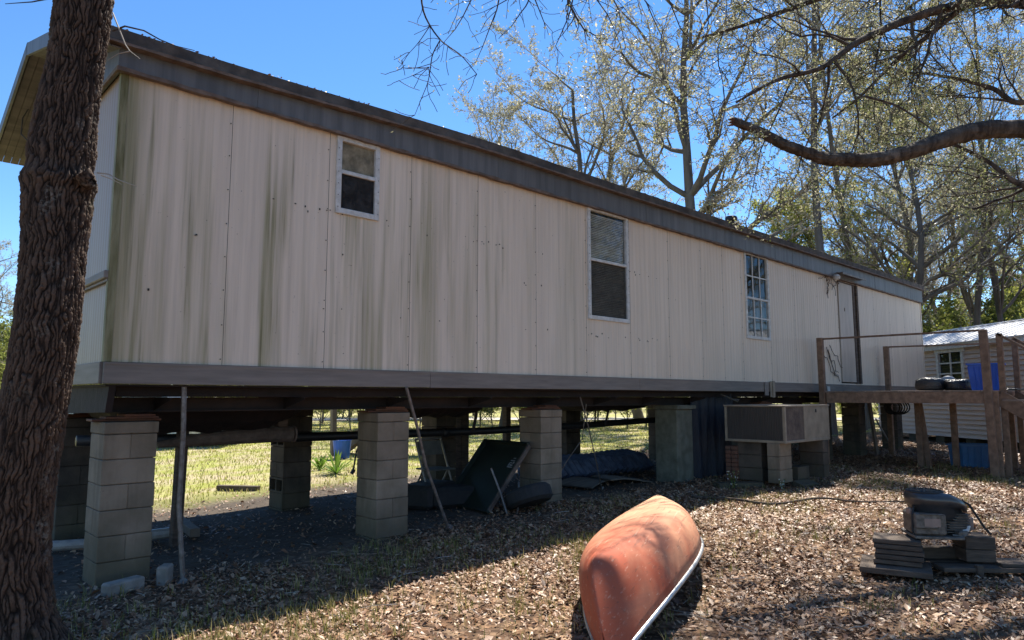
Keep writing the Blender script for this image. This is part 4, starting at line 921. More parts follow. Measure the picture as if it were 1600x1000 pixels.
# ------------------------------------------------------------------ small engine on stacked timber
def engine():
    c = np.array([6.53, 1.80]); z0 = g(*c)
    # screen axes at this spot: right & away
    r_ = RT[:2]; f_ = FW[:2]
    P = lambda x, y, z: (c[0]+r_[0]*x+f_[0]*y, c[1]+r_[1]*x+f_[1]*y, z0+z)
    rz = math.atan2(r_[1], r_[0])
    bs = thing('timber_cribbing', 'stack of dark grey timber offcuts carrying the small engine', 'timber stack', P(0, 0, 0))
    rr = random.Random(8)
    def bd(x, y, z, L, w_, h, a, m='greywood'):
        part('plank', M[m], bs, lambda b: b.box(P(x, y, z), (L, w_, h), rz+a, ch=.004))
    bd(.10, .12, .035, 1.25, .14, .05, -.05); bd(.35, -.16, .05, .9, .16, .035, -.06); bd(-.38, -.02, .035, .5, .5, .045, -.50)
    for k in range(5):
        bd(-.34+rr.uniform(-.008, .008), .0+rr.uniform(-.006, .006), .082+k*.040, .34, .30, .034, -.50+rr.uniform(-.02, .02))
    for k in range(2): bd(.28, .02+rr.uniform(-.01, .01), .13+k*.10, .22, .24, .095, -.15)
    bd(.03, .15, .11, .4, .09, .09, .0); bd(.0, .1, .245, .5, .09, .03, .1)
    bd(.52, -.14, .082, .32, .17, .03, -.1)
    bd(.16, -.22, .045, .05, .05, .09, 0)
    e = thing('small_engine', 'small black and grey mower engine sitting on stacked timber', 'engine', P(0, 0, .27))
    Z = .27
    part('mounting_plate', M['eng_grey'], e, lambda b: b.box(P(-.06, 0, Z+.012), (.36, .34, .022), rz-.2, ch=.004))
    part('engine_block', M['eng_grey'], e, lambda b: (b.box(P(-.12, -.01, Z+.11), (.24, .26, .17), rz-.2, ch=.015), b.box(P(-.17, -.10, Z+.14), (.17, .12, .12), rz-.25, ch=.01)))
    for k in range(8): part('cooling_fin', M['eng_grey'], e, lambda b: b.box(P(.10, .0, Z+.045+k*.020), (.20, .24, .007), rz-.2, ch=.002))
    part('cylinder_head', M['eng_black'], e, lambda b: b.box(P(.12, .0, Z+.12), (.17, .20, .15), rz-.2, ch=.02))
    part('nameplate', M['eng_tan'], e, lambda b: b.box(P(-.145, -.166, Z+.13), (.115, .008, .065), rz-.25, ch=.002))
    part('ledge', M['eng_grey'], e, lambda b: b.box(P(-.15, -.16, Z+.195), (.16, .04, .012), rz-.25, ch=.003))
    def shroud(b):
        n = 40; prof = []
        rings = []
        for (kz, s_, dx) in ((.13, .70, 0), (.18, .82, 0), (.252, .92, 0), (.262, 1.0, 0), (.31, 1.0, 0), (.337, .93, -.01), (.352, .78, -.03), (.358, .4, -.08)):
            ring = []
            for j in range(n):
                q = 2*PI*j/n; cx, cy = math.cos(q), math.sin(q)
                rx = .19 if cx < 0 else .27; ry = .175*(1-.18*max(0, cx)**2)
                x = -.05+dx+rx*s_*math.copysign(abs(cx)**.85, cx); y = ry*s_*math.copysign(abs(cy)**.9, cy)
                z = Z+kz-.075*max(0, (x-.0)/.22)**1.2*(kz > .257)
                ring.append(P(x, y, z))
            rings += ring
        k = 8; F = [(i*n+j, i*n+(j+1) % n, (i+1)*n+(j+1) % n, (i+1)*n+j) for i in range(k-1) for j in range(n)]+[tuple((k-1)*n+j for j in range(n)), tuple(range(n))[::-1]]
        b.add(rings, F)
    part('shroud', M['eng_black'], e, shroud, True)
    sc = part('flywheel_screen', M['rubber'], e, lambda b: b.lathe([(.135, 0), (.14, .012), (.128, .022), (.122, .012), (.05, .012), (.04, .018)], P(-.10, .0, Z+.345), 28))
    for k in range(12):
        q = k*PI/6; part('screen_spoke', M['eng_black'], sc, lambda b: b.bar(P(-.10+.04*math.cos(q), .04*math.sin(q), Z+.362), P(-.10+.125*math.cos(q), .125*math.sin(q), Z+.362), .008, .004))
    part('screw', M['rubber'], e, lambda b: b.lathe([(.012, 0), (.01, .008)], P(.06, -.08, Z+.335), 8))
    part('oil_filter', M['eng_tan'], e, lambda b: b.lathe([(.02, -.05), (.036, -.045), (.036, .045), (.02, .05)], P(.225, -.03, Z+.10), 12))
    part('spark_plug', M['white'], e, lambda b: b.tube([P(.10, -.11, Z+.05), P(.15, -.13, Z+.065), P(.17, -.12, Z+.10)], .014, 7))
    part('carburettor', M['eng_grey'], e, lambda b: (b.box(P(.10, -.13, Z+.04), (.09, .06, .05), rz+.2, ch=.01), b.tube([P(.02, -.14, Z+.03), P(.09, -.16, Z+.02), P(.14, -.14, Z+.05)], .012, 6)))
    part('hose', M['rubber'], e, lambda b: b.tube([P(.20, .0, Z+.28), P(.245, -.02, Z+.25), P(.29, -.03, Z+.17), P(.34, -.05, Z+.07), P(.38, -.06, Z+.02)], .010, 6))
    part('hose', M['rubber'], e, lambda b: b.tube([P(-.22, -.05, Z+.24), P(-.26, -.09, Z+.18), P(-.27, -.10, Z+.06), P(-.25, -.10, Z+.01)], .008, 6))
    part('exhaust_pipe', M['steel'], e, lambda b: b.tube([P(.03, .12, Z+.05), P(.12, .2, Z+.02), P(.2, .2, Z-.03)], .02, 8))
    part('throttle_arm', M['eng_tan'], e, lambda b: b.box(P(-.24, -.02, Z+.20), (.03, .06, .05), rz, ch=.005))
engine()

# ------------------------------------------------------------------ things beyond the home
def pickup():
    o = at(238, 20.0, 0); z0 = g(o[0], o[1]); rz = HEAD-PI/2+R(6)
    ca, sa = math.cos(rz), math.sin(rz); P = lambda x, y, z: (o[0]+x*ca-y*sa, o[1]+x*sa+y*ca, z0+z)
    U = (ca, sa, 0); N = (-sa, ca, 0)
    t_ = thing('parked_pickup', 'pale pickup truck parked on the lawn beyond the home', 'pickup truck', P(0, 0, 0))
    part('body', M['carpaint'], t_, lambda b: b.prism([(-2.6, .45), (-1.95, .45), (-1.9, .75), (-1.7, .86), (-1.4, .86), (-1.2, .75), (-1.12, .42), (1.1, .42), (1.2, .75), (1.4, .86), (1.65, .86), (1.85, .75), (1.9, .45), (2.5, .5), (2.55, .8), (2.4, 1.05), (1.1, 1.12), (-.5, 1.12), (-.55, 1.05), (-2.6, 1.05)], P(0, -.9, 0), U, (0, 0, 1), N, 1.8))
    part('cab', M['carpaint'], t_, lambda b: b.prism([(-.5, 1.12), (1.1, 1.12), (.45, 1.68), (-.35, 1.70)], P(0, -.8, 0), U, (0, 0, 1), N, 1.6))
    part('side_window', M['glass'], t_, lambda b: b.prism([(-.38, 1.16), (.9, 1.16), (.4, 1.6), (-.3, 1.62)], P(0, -.81, 0), U, (0, 0, 1), N, .01))
    part('underbody', M['rubber'], t_, lambda b: b.prism([(-2.3, .3), (2.2, .3), (2.2, .5), (-2.3, .5)], P(0, -.7, 0), U, (0, 0, 1), N, 1.4))
    for x in (-1.55, 1.52):
        for y in (-.9, .68):
            wv = part('wheel', M['rubber'], t_, lambda b: b.lathe([(.2, 0), (.36, 0), (.37, .04), (.37, .18), (.36, .22), (.2, .22)], P(x, y, .37), 20, M=np.array([U, (0, 0, 1), N]).T))
            part('rim', M['chrome'], wv, lambda b: b.lathe([(.21, -.005), (.2, .02), (.05, .03), (.05, -.01)], P(x, y, .37), 12, M=np.array([U, (0, 0, 1), N]).T))
pickup()
def steps():
    o = at(523, 16.5, 0); z0 = g(o[0], o[1]); r_ = RT
    P = lambda x, y, z: tuple(o+RT*x+FW*y+np.array([0, 0, z0+z]))
    t_ = thing('wooden_steps', 'grey wooden steps with handrail post on the far lawn', 'steps', P(0, 0, 0))
    part('post', M['ply'], t_, lambda b: b.bar(P(.03, 0, -.03), P(0, 0, 1.35), .11, .11, roll=(0, 1, 0))); part('post', M['ply'], t_, lambda b: b.bar(P(1.4, 0, -.03), P(1.4, 0, 1.7), .11, .11, roll=(0, 1, 0)))
    for y in (0.05, .95): part('stringer', M['ply'], t_, lambda b: b.bar(P(.1, y, .10), P(1.3, y, 1.05), .04, .24))
    for k in range(5): part('tread', M['ply'], t_, lambda b: b.box(np.array(P(.2+k*.25, .5, .22+k*.2)), (.27, .98, .035), HEAD-PI/2))
    part('platform', M['ply'], t_, lambda b: b.box(np.array(P(2.1, .5, 1.2)), (1.6, 1.1, .10), HEAD-PI/2)); part('handrail', M['ply'], t_, lambda b: b.bar(P(0, 0, 1.3), P(1.4, 0, 1.95), .05, .08))
    for x in (2.8,): part('post', M['ply'], t_, lambda b: b.bar(P(x, 0, -.03), P(x, 0, 1.2), .11, .11, roll=(0, 1, 0)))
    b = MB(); b.lathe([(.16, 0), (.21, .42), (.22, .42), (.20, .40)], P(.42, -.8, 0), 18); props(b.build('bucket', M['blue'], org=P(.42, -.8, 0)), 'blue plastic bucket beside the far grey steps', 'bucket')
steps()
def palmetto(x, y, sc, label):
    z0 = g(x, y); rr = random.Random(int(x*10)); b = MB()
    for k in range(34):
        a = rr.uniform(0, 2*PI); el = rr.uniform(.25, 1.35); L = sc*rr.uniform(.5, 1)
        d = np.array([math.cos(a)*math.cos(el), math.sin(a)*math.cos(el), math.sin(el)]); s_ = np.array([-math.sin(a), math.cos(a), 0])*.018
        p0 = np.array([x, y, z0]); p1 = p0+d*L*.6; p2 = p0+d*L+np.array([0, 0, -.15*L])
        b.add([p0-s_*.4, p0+s_*.4, p1+s_*1.3, p1-s_*1.3, p2], [(0, 1, 2, 3), (3, 2, 4)])
    props(b.build('palmetto', M['palm'], org=(x, y, z0)), label, 'plant')
p_ = at(530, 13.0); palmetto(p_[0], p_[1], .62, 'bright green spiky palmetto seen between the second pier and the hollow block pier')
p_ = at(505, 13.6); palmetto(p_[0], p_[1], .42, 'smaller palmetto left of the bright green one')
def edging():
    b = MB(); A = at(350, 11.3); B_ = at(412, 11.1); b.bar((A[0], A[1], .06), (B_[0], B_[1], .07), .10, .10, ch=.006); solo('landscape_timber', b, M['greywood'], 'long dark edging timber at the lawn beyond the far piers', 'timber', (A[0], A[1], 0))
edging()

# ------------------------------------------------------------------ vegetation
def segs_to_mesh(SG, k):      # SG: (n,8) p0,p1,r0,r1 -> tapered prisms
    A = np.array(SG); p0, p1, r0, r1 = A[:, :3], A[:, 3:6], A[:, 6], A[:, 7]
    d = p1-p0; d /= np.linalg.norm(d, axis=1)[:, None]+1e-9
    ref = np.where(np.abs(d[:, 2:3]) > .9, [[1., 0, 0]], [[0, 0, 1.]]); u = np.cross(d, ref); u /= np.linalg.norm(u, axis=1)[:, None]+1e-9; v = np.cross(d, u)
    V = []
    for P_, r_ in ((p0-d*r0[:, None]*.3, r0), (p1+d*r1[:, None]*.3, r1)):
        for j in range(k):
            a = 2*PI*j/k; V.append(P_+r_[:, None]*(math.cos(a)*u+math.sin(a)*v))
    V = np.stack(V, 1).reshape(-1, 3); n = len(A); base = (np.arange(n)*2*k)[:, None]
    F = np.concatenate([base+np.array([[j, (j+1) % k, k+(j+1) % k, k+j]]) for j in range(k)], 0)
    return V, F
def leaf_quads(C, size, rs, flat=0.0, asp=.5):
    n = len(C); d = rs.normal(size=(n, 3)); d /= np.linalg.norm(d, axis=1)[:, None]
    e = rs.normal(size=(n, 3)); e[:, 2] += flat*3; e = np.cross(d, e); e /= np.linalg.norm(e, axis=1)[:, None]
    s_ = size*rs.uniform(.6, 1.3, (n, 1))
    V = np.stack([C-d*s_, C+e*s_*asp, C+d*s_, C-e*s_*asp], 1).reshape(-1, 3); F = np.arange(4*n).reshape(-1, 4); return V, F
class Grow:
    def __init__(s, seed): s.r = random.Random(seed); s.big = []; s.mid = []; s.twig = []; s.leafp = []
    def branch(s, p, d, L, r, lev, P):
        R_ = s.r; n = P['n'][lev]; st = L/n; pts = [p]; p = Vector(p); d = Vector(d).normalized()
        wob = P['wob'][lev]; up = P['up'][lev]
        rads = [r]
        ends = []
        for i in range(n):
            d = (d+Vector((R_.gauss(0, wob), R_.gauss(0, wob), R_.gauss(0, wob)+up))).normalized()
            q = p+d*st; r1 = r*(1-(i+1)/n*(1-P['tip'][lev])); r0 = rads[-1]
            sg = (p.x, p.y, p.z, q.x, q.y, q.z, max(r0, P['rmin']), max(r1, P['rmin']))
            (s.big if r0 > P.get('bigr', .03) else s.mid if lev < P['levels']-1 else s.twig).append(sg)
            rads.append(r1); p = q; ends.append((Vector(p), Vector(d), r1, (i+1)/n))
        if lev+1 < P['levels']:
            nc = P['nc'][lev]; nc = int(nc*R_.uniform(.8, 1.2)+.5)
            for k in range(nc):
                t_ = P['start'][lev]+(1-P['start'][lev])*((k+R_.random())/nc); i = min(n-1, int(t_*n))
                q, dd, rr_, tt = ends[i]
                az = R_.uniform(0, 2*PI); ang = R(R_.uniform(*P['ang'][lev]))
                o = dd.orthogonal().normalized(); o.rotate(__import__('mathutils').Quaternion(dd, az))
                nd = dd*math.cos(ang)+o*math.sin(ang)
                l2 = L*P['ratio'][lev]*(1-.55*t_)*R_.uniform(.65, 1.2)
                s.branch(q, nd, l2, max(rr_*.62, P['rmin']), lev+1, P)
        if lev >= P['levels']-P.get('leaflev', 1):
            m = P['leaves']
            for (q, dd, _, _) in ends:
                c = R_.random()
                for k in range(m if c < P.get('lp', .8) else 0):
                    s.leafp.append((q.x+R_.gauss(0, P['ls']), q.y+R_.gauss(0, P['ls']), q.z+R_.gauss(0, P['ls'])))
PT = dict(levels=4, n=[10, 8, 5, 3], wob=[.09, .17, .22, .28], up=[.05, .05, .03, .0], tip=[.25, .2, .3, .4], nc=[18, 11, 12], start=[.25, .2, .1], ang=[(30, 65), (28, 60), (25, 60)],
          ratio=[.52, .42, .38], rmin=.006, leaves=3, ls=.07, lp=.6, bigr=.03)
def tree_proto(name, seed, h, r, leafm, leafsize, barkm, lean=(0, 0), over=None, leafn=1.0):
    P = dict(PT); P.update(over or {})
    G = Grow(seed); G.branch((0, 0, -.1), (lean[0], lean[1], 1), h, r, 0, P)
    root = bpy.data.objects.new(name, None); col.objects.link(root)
    V, F = segs_to_mesh(G.big, 8); big('trunk', V, F, [M[barkm]], root, smooth=True)
    V1, F1 = segs_to_mesh(G.mid+G.twig, 3); rs = np.random.RandomState(seed)
    C = np.array(G.leafp)
    if leafn < 1: C = C[rs.rand(len(C)) < leafn]
    V2, F2 = leaf_quads(C, leafsize, rs)
    V = np.concatenate([V1, V2]); F = np.concatenate([F1, F2+len(V1)]); mi = np.concatenate([np.zeros(len(F1)), np.ones(len(F2))])
    big('crown', V, F, [M['twig'], M[leafm]], root, mi); return root
protos = [
    tree_proto('oak_tree', 1, 13, .22, 'leafpale', .045, 'barkfar', over=dict(up=[.03, .02, .0, -.01], start=[.22, .15, .1], nc=[20, 13, 15], leaves=2, ls=.06)),
    tree_proto('oak_tree', 2, 13, .19, 'leafpale', .045, 'barkfar', (.1, 0), over=dict(nc=[20, 12, 14], leaves=2, ls=.06)),
    tree_proto('tall_tree', 3, 16, .14, 'leafpale', .045, 'barkfar', over=dict(start=[.42, .2, .1], wob=[.035, .17, .22, .28], nc=[19, 10, 11], ratio=[.36, .45, .42])),
    tree_proto('leafy_tree', 4, 12, .18, 'leafyel', .08, 'barkfar', over=dict(leaves=5, ls=.16, start=[.15, .15, .1])),
    tree_proto('slanted_tree', 5, 13, .20, 'leafg', .06, 'barkfar', (.45, 0), over=dict(up=[-.0, .05, .03, 0])),
    tree_proto('shrub', 6, 3.6, .05, 'leafdark', .085, 'barkfar', over=dict(levels=4, n=[6, 6, 4, 2], start=[.05, .1, .1], nc=[16, 7, 6], ratio=[.7, .5, .45], leaves=5, ls=.12, bigr=.02)),
    tree_proto('shrub', 7, 3.2, .05, 'leafyel', .085, 'barkfar', over=dict(levels=4, n=[6, 6, 4, 2], start=[.05, .1, .1], nc=[16, 7, 6], ratio=[.7, .5, .45], leaves=4, ls=.12, bigr=.02)),
    tree_proto('bare_tree', 8, 13, .16, 'leafpale', .05, 'barkfar', over=dict(leaves=1, lp=.6, nc=[17, 11, 12])),
]
used = set()
def plant(i, px, f_, sc, label, cat, group=None, rz=None, zs=None):
    p = at(px, f_); o = protos[i]; rz = random.Random(px*7+int(f_*10)+i).uniform(0, 6.28) if rz is None else rz
    loc = (p[0], p[1], g(p[0], p[1]) if f_ < 30 else .12)
    if i not in used:
        used.add(i); o.location = loc; o.rotation_euler = (0, 0, rz); o.scale = (sc, sc, zs or sc)
        o['label'] = label; o['category'] = cat
        if group: o['group'] = group
        return o
    c = copy_tree(o, loc, rz, sc, label, sz=zs)
    c['category'] = cat
    if group: c['group'] = group
    elif 'group' in c.keys(): del c['group']
    return c
PW = R(0)
plant(0, 905, 31, 1.22, 'broad pale budding oak rising behind the middle of the roof', 'tree', rz=1.0)
plant(0, 1090, 29, 1.55, 'big tangled oak standing tall behind the roof right of centre', 'tree', rz=3.3)
plant(1, 785, 33, 1.12, 'leftmost pale oak showing above the roof line', 'tree', rz=.4)
plant(1, 1000, 38, 1.5, 'pale tree between the broad oak and the big tangled oak', 'tree', rz=2.2)
plant(2, 1295, 26, 1.5, 'straight tall tree whose trunk crosses the thick bare limb', 'tree', rz=.0)
plant(2, 1343, 30, 1.25, 'leaf-wrapped trunk just right of the straight tall tree', 'tree', rz=2.5)
plant(3, 1352, 31, .85, 'bushy yellow-green tree behind the far roof end', 'tree', rz=1.5)
plant(4, 1388, 29, 1.05, 'slanted tree leaning right above the far end of the home', 'tree', rz=HEAD-PI/2-.1)
plant(4, 1375, 34, 1.2, 'second slanted tree behind the leaning one', 'tree', rz=HEAD-PI/2+.3)
plant(2, 1520, 30, 1.15, 'dark trunked tree behind the shed window', 'tree', rz=4)
plant(7, 1455, 33, .85, 'slim bare tree behind the left end of the shed roof', 'tree', rz=1)
plant(7, 1580, 31, 1.0, 'slim bare tree at the right behind the shed', 'tree', rz=2)
rr = random.Random(21)
WG = 'trees of the wood behind the mobile home'
for px, f_, i, sc in ((1190, 46, 7, .8), (1320, 48, 7, .8), (1400, 43, 7, 1.2), (1480, 40, 2, 1.1), (1500, 46, 7, 1.1), (1550, 40, 7, 1.15), (1640, 33, 0, 1.1), (1700, 36, 2, 1.3), (1800, 34, 1, 1.2), (1540, 48, 3, .9), (1470, 50, 3, .9), (1600, 46, 3, .8),
                      (1420, 50, 1, 1.2), (1130, 46, 7, 1.1), (1060, 44, 7, 1.1), (1900, 40, 0, 1.2), (2000, 45, 3, 1.2), (655, 48, 1, 1.12), (640, 52, 7, 1.2), (1425, 30, 7, .9)):
    plant(i, px, f_, sc, 'bare budding tree in the wood beyond the roof and shed', 'tree', WG)
LG = 'trees of the wood beyond the lawn'
for k in range(26):
    px = -420+k*46+rr.uniform(-15, 15); f_ = rr.uniform(44, 60); i = rr.choice([0, 1, 7, 3, 1, 0])
    plant(i, px, f_, rr.uniform(.75, 1.0)*(.88 if 150 < px < 620 else 1.0), 'pale tree at the wood edge beyond the sunny lawn', 'tree', LG)
for k, (a_, d__) in enumerate(((-8, 26), (-20, 24), (-32, 22), (-45, 24), (-58, 20), (-26, 34), (-40, 32))):
    c = copy_tree(protos[[0, 1, 3, 1, 0, 3, 1][k]], (math.cos(R(a_))*d__, math.sin(R(a_))*d__, .1), k*1.7, 1.0, 'tree of the wood to the right of the yard, mirrored in the windows', 'trees right of the yard'); c['category'] = 'tree'
SG_ = 'shrubs along the edge of the wood'
for k in range(56):
    px = -300+k*42+rr.uniform(-15, 15); f_ = rr.uniform(36, 50) if px < 1150 else rr.uniform(30, 38)
    plant(rr.choice([5, 6, 5]), px, f_, rr.uniform(.8, 1.35), 'leafy shrub at the edge of the wood', 'shrub', SG_)
for k in range(20): plant(rr.choice([5, 6, 5]), 430+k*32+rr.uniform(-12, 12), rr.uniform(29, 33), rr.uniform(.45, .75), 'leafy shrub at the edge of the wood', 'shrub', SG_)
for k in range(10): plant(6, 1400+k*24+rr.uniform(-8, 8), rr.uniform(31, 34), rr.uniform(1.0, 1.35), 'leafy shrub at the edge of the wood', 'shrub', SG_)
BG = 'trees standing behind the viewer'
for k in range(7):
    a = HEAD+PI+R(-75+k*25); d_ = 13+3*(k % 3); c = copy_tree(protos[[0, 1, 3, 7, 0, 3, 1][k]], (math.cos(a)*d_, math.sin(a)*d_, 0), k*1.3, .9, 'tree standing behind the viewer, mirrored in the windows', BG); c['category'] = 'tree'
# far wood reading as one mass
def wood():
    rs = np.random.RandomState(5); n = 60000; th = rs.uniform(R(-115), R(115), n); d_ = rs.uniform(62, 85, n)
    px = np.tan(np.clip(th, -1.3, 1.3))
    h = (3.5+2.0*np.sin(th*9)+1.2*np.sin(th*23+1))*(1.3+.5*sstep(.3, .6, th)); z = .1+h*rs.rand(n)**1.2
    X = np.cos(HEAD-th)*d_; Y = np.sin(HEAD-th)*d_
    V, F = leaf_quads(np.stack([X, Y, z], 1), .30, rs, asp=.6)
    props(big('woodland', V, F, [M['leafdark'], M['leafpale'], M['leafg']], midx=rs.randint(0, 3, n)), 'distant mixed undergrowth of the wood closing the view', 'woodland', kind='stuff')
wood()

# ------------------------------------------------------------------ the big furrowed trunk at the left
def smooth_poly(P, n):
    P = np.array(P, float); t_ = np.linspace(0, 1, len(P)); q = np.linspace(0, 1, n); out = []
    m = np.gradient(P, t_, axis=0)
    for x in q:
        i = min(len(P)-2, int(x*(len(P)-1))); h = t_[1]-t_[0]; u = (x-t_[i])/h
        out.append((2*u**3-3*u**2+1)*P[i]+(u**3-2*u**2+u)*h*m[i]+(-2*u**3+3*u**2)*P[i+1]+(u**3-u**2)*h*m[i+1])
    return np.array(out)
def worley(u, v, nu, nv, seed, jit=.9):      # periodic in u; returns F1, F2, cell value
    rs = np.random.RandomState(seed); ju = rs.rand(nu, nv)*jit; jv = rs.rand(nu, nv)*jit; val = rs.rand(nu, nv)
    iu = np.floor(u).astype(int); iv = np.floor(v).astype(int); F1 = np.full(u.shape, 9.); F2 = F1.copy(); cv = F1*0
    for a in (-1, 0, 1):
        for b_ in (-1, 0, 1):
            cu, cv_ = (iu+a) % nu, np.clip(iv+b_, 0, nv-1)
            d = np.hypot(iu+a+ju[cu, cv_]-u, iv+b_+jv[cu, cv_]-v); n1 = d < F1
            F2 = np.where(n1, F1, np.minimum(F2, d)); cv = np.where(n1, val[cu, cv_], cv); F1 = np.where(n1, d, F1)
    return F1, F2, cv
def vnoise(TH, LL, ku, kv, seed):      # smooth value noise, periodic round the trunk, kv cells per metre
    rs = np.random.RandomState(seed*7+ku); nv_ = int(LL.max()*kv)+4; G_ = rs.rand(ku, nv_); u = TH/(2*PI)*ku; v = LL*kv
    a = np.floor(u).astype(int); b_ = np.floor(v).astype(int); fu = u-a; fv = v-b_; fu = fu*fu*(3-2*fu); fv = fv*fv*(3-2*fv); a %= ku; a1 = (a+1) % ku
    return (G_[a, b_]*(1-fu)+G_[a1, b_]*fu)*(1-fv)+(G_[a, b_+1]*(1-fu)+G_[a1, b_+1]*fu)*fv
def bark_column(P, rad, K, n, nu, cell_h, depth, seed, mat_, name, parent, swell=None):
    C = smooth_poly(P, n); r_ = smooth_poly([[q, 0, 0] for q in rad], n)[:, 0]; L = np.concatenate([[0], np.cumsum(np.linalg.norm(np.diff(C, axis=0), axis=1))])
    T = np.gradient(C, axis=0); T /= np.linalg.norm(T, axis=1)[:, None]; u = np.cross(T[0], [1., .2, 0]); u /= np.linalg.norm(u)
    US, VS = [], []
    for i in range(n):
        u = u-T[i]*(u@T[i]); u /= np.linalg.norm(u); US.append(u); VS.append(np.cross(T[i], u))
    US, VS = np.array(US), np.array(VS); th = np.arange(K)*2*PI/K
    TH, LL = np.meshgrid(th, L); W1 = vnoise(TH, LL, 7, 6, seed); W2 = vnoise(TH, LL, 19, 17, seed+3); W3 = vnoise(TH, LL, 60, 45, seed+4); W4 = vnoise(TH, LL, 130, 110, seed+5)
    uu = TH/(2*PI)*nu+1.8*(W1-.5)+.8*(W2-.5)+.35*(W3-.5); vv = LL/cell_h+1.2*(vnoise(TH, LL, 23, 4, seed+6)-.5)+.9*(vnoise(TH, LL, 46, 8, seed+7)-.5)+2.0
    F1, F2, cv = worley(uu, vv, nu, int(L[-1]/cell_h)+8, seed, 1.0); rid = np.clip((F2-F1-.02)*2.6, 0, 1)**.8
    F1b, F2b, cvb = worley(uu*2, vv*2.3, nu*2, int(L[-1]/cell_h*2.3)+20, seed+1, 1.0); fine = np.clip((F2b-F1b-.03)*5, 0, 1)
    H_ = rid*(.34+.30*cv+.24*fine+.16*W3)+.26*(W4-.5)*(.3+rid)+.14*(W3-.5)
    H_ = np.clip(H_, 0, 1.1)
    RR = r_[:, None]*(1+.035*np.sin(TH*3+LL*1.1+seed)+.03*np.sin(TH*2-LL*2.3))+depth*(H_-.6)
    if swell is not None: RR = swell(RR, TH, LL, C)
    V = (C[:, None, :]+RR[..., None]*(np.cos(TH)[..., None]*US[:, None, :]+np.sin(TH)[..., None]*VS[:, None, :])).reshape(-1, 3)
    i, j = np.meshgrid(np.arange(n-1), np.arange(K), indexing='ij'); F = np.stack([i*K+j, i*K+(j+1) % K, (i+1)*K+(j+1) % K, (i+1)*K+j], -1).reshape(-1, 4)
    o = big(name, V, F, [mat_], parent, smooth=True)
    a = o.data.attributes.new('ridge', 'FLOAT', 'POINT'); a.data.foreach_set('value', H_.astype(np.float32).ravel()); return o
def mesh_twigs(G, name, mat_, parent, k=5): 
    S_ = G.big+G.mid+G.twig; V, F = segs_to_mesh(S_, k); return big(name, V, F, [mat_], parent, smooth=True)
D_ = 4.35
tb = pt(22, 1060, D_); tb[2] = g(tb[0], tb[1])-.05
P = [tb, pt(20, 960, D_), pt(20, 880, D_), pt(24, 800, D_), pt(40, 700, D_), pt(58, 600, D_), pt(73, 500, D_), pt(82, 400, D_+.02), pt(91, 290, D_+.04), pt(103, 190, D_+.06), pt(119, 100, D_+.08), pt(133, 0, D_+.1), pt(155, -160, D_+.15), pt(185, -420, D_+.2), pt(200, -700, D_+.3)]
rad = [.27, .21, .192, .188, .186, .184, .182, .178, .190, .172, .160, .170, .16, .15, .12]
left = thing('oak_tree', 'big dark furrowed tree trunk close to the viewer at the left edge', 'tree', tuple(tb))
def sw(RR, TH, LL, C):
    z = C[:, 2][:, None]; zk = pt(97, 283, D_)[2]; RR = RR+.018*np.exp(-((z-zk)/.05)**2)-.010*np.exp(-((z-zk-.10)/.05)**2)
    return RR+.035*np.exp(-np.clip(z, 0, 9)/.08)*(1+.5*np.sin(TH*5))
bark_column(P, rad, 360, 1150, 46, .19, .020, 5, M['trunk'], 'trunk', left, sw)
# broken branch collar on the right side
kp = pt(140, 285, D_-.02); Pk = [kp+np.array([-.05, 0, .05]), kp, kp+RT*.03+np.array([0, 0, .005])]
bark_column(Pk, [.06, .05, .025], 40, 16, 14, .04, .014, 9, M['trunk'], 'broken_knot', left)
def twig_from(P, r, name, parent, m='twig'):
    b = MB(); n = len(P); b.tube(P, list(np.linspace(r, r*.35, n)), 5); return b.build(name, M[m], parent)
f_ = D_-.05
twig_from([pt(152, 270, f_), pt(170, 272, f_-.03), pt(185, 281, f_-.05), pt(213, 291, f_-.1)], .006, 'twig', left)
twig_from([pt(158, 274, f_), pt(172, 279, f_), pt(190, 288, f_)], .004, 'twig', left)
twig_from([pt(176, 20, f_+.1), pt(186, 45, f_), pt(196, 70, f_), pt(203, 80, f_), pt(219, 92, f_)], .006, 'twig', left)
twig_from([pt(176, 48, f_+.05), pt(195, 41, f_), pt(225, 48, f_), pt(250, 62, f_), pt(275, 72, f_), pt(304, 79, f_)], .007, 'twig', left, 'limb')
twig_from([pt(203, 80, f_), pt(185, 84, f_), pt(168, 94, f_)], .004, 'twig', left)
twig_from([pt(75, -2, f_), pt(50, 3, f_), pt(8, 6, f_)], .006, 'twig', left, 'limb')
G = Grow(31); PP = dict(PT); PP.update(levels=4, n=[8, 7, 5, 3], nc=[10, 8, 6], ratio=[.7, .5, .4], leaves=1, bigr=.03)
for k in range(7):
    a = k*2.4; q = P[-1] if k > 2 else P[-2]; a0 = HEAD+PI/2+a*.45-.9
    G.branch(tuple(q), (math.cos(a0), math.sin(a0), .9), 3.4, .09, 1, PP)
mesh_twigs(G, 'crown', M['limb'], left)

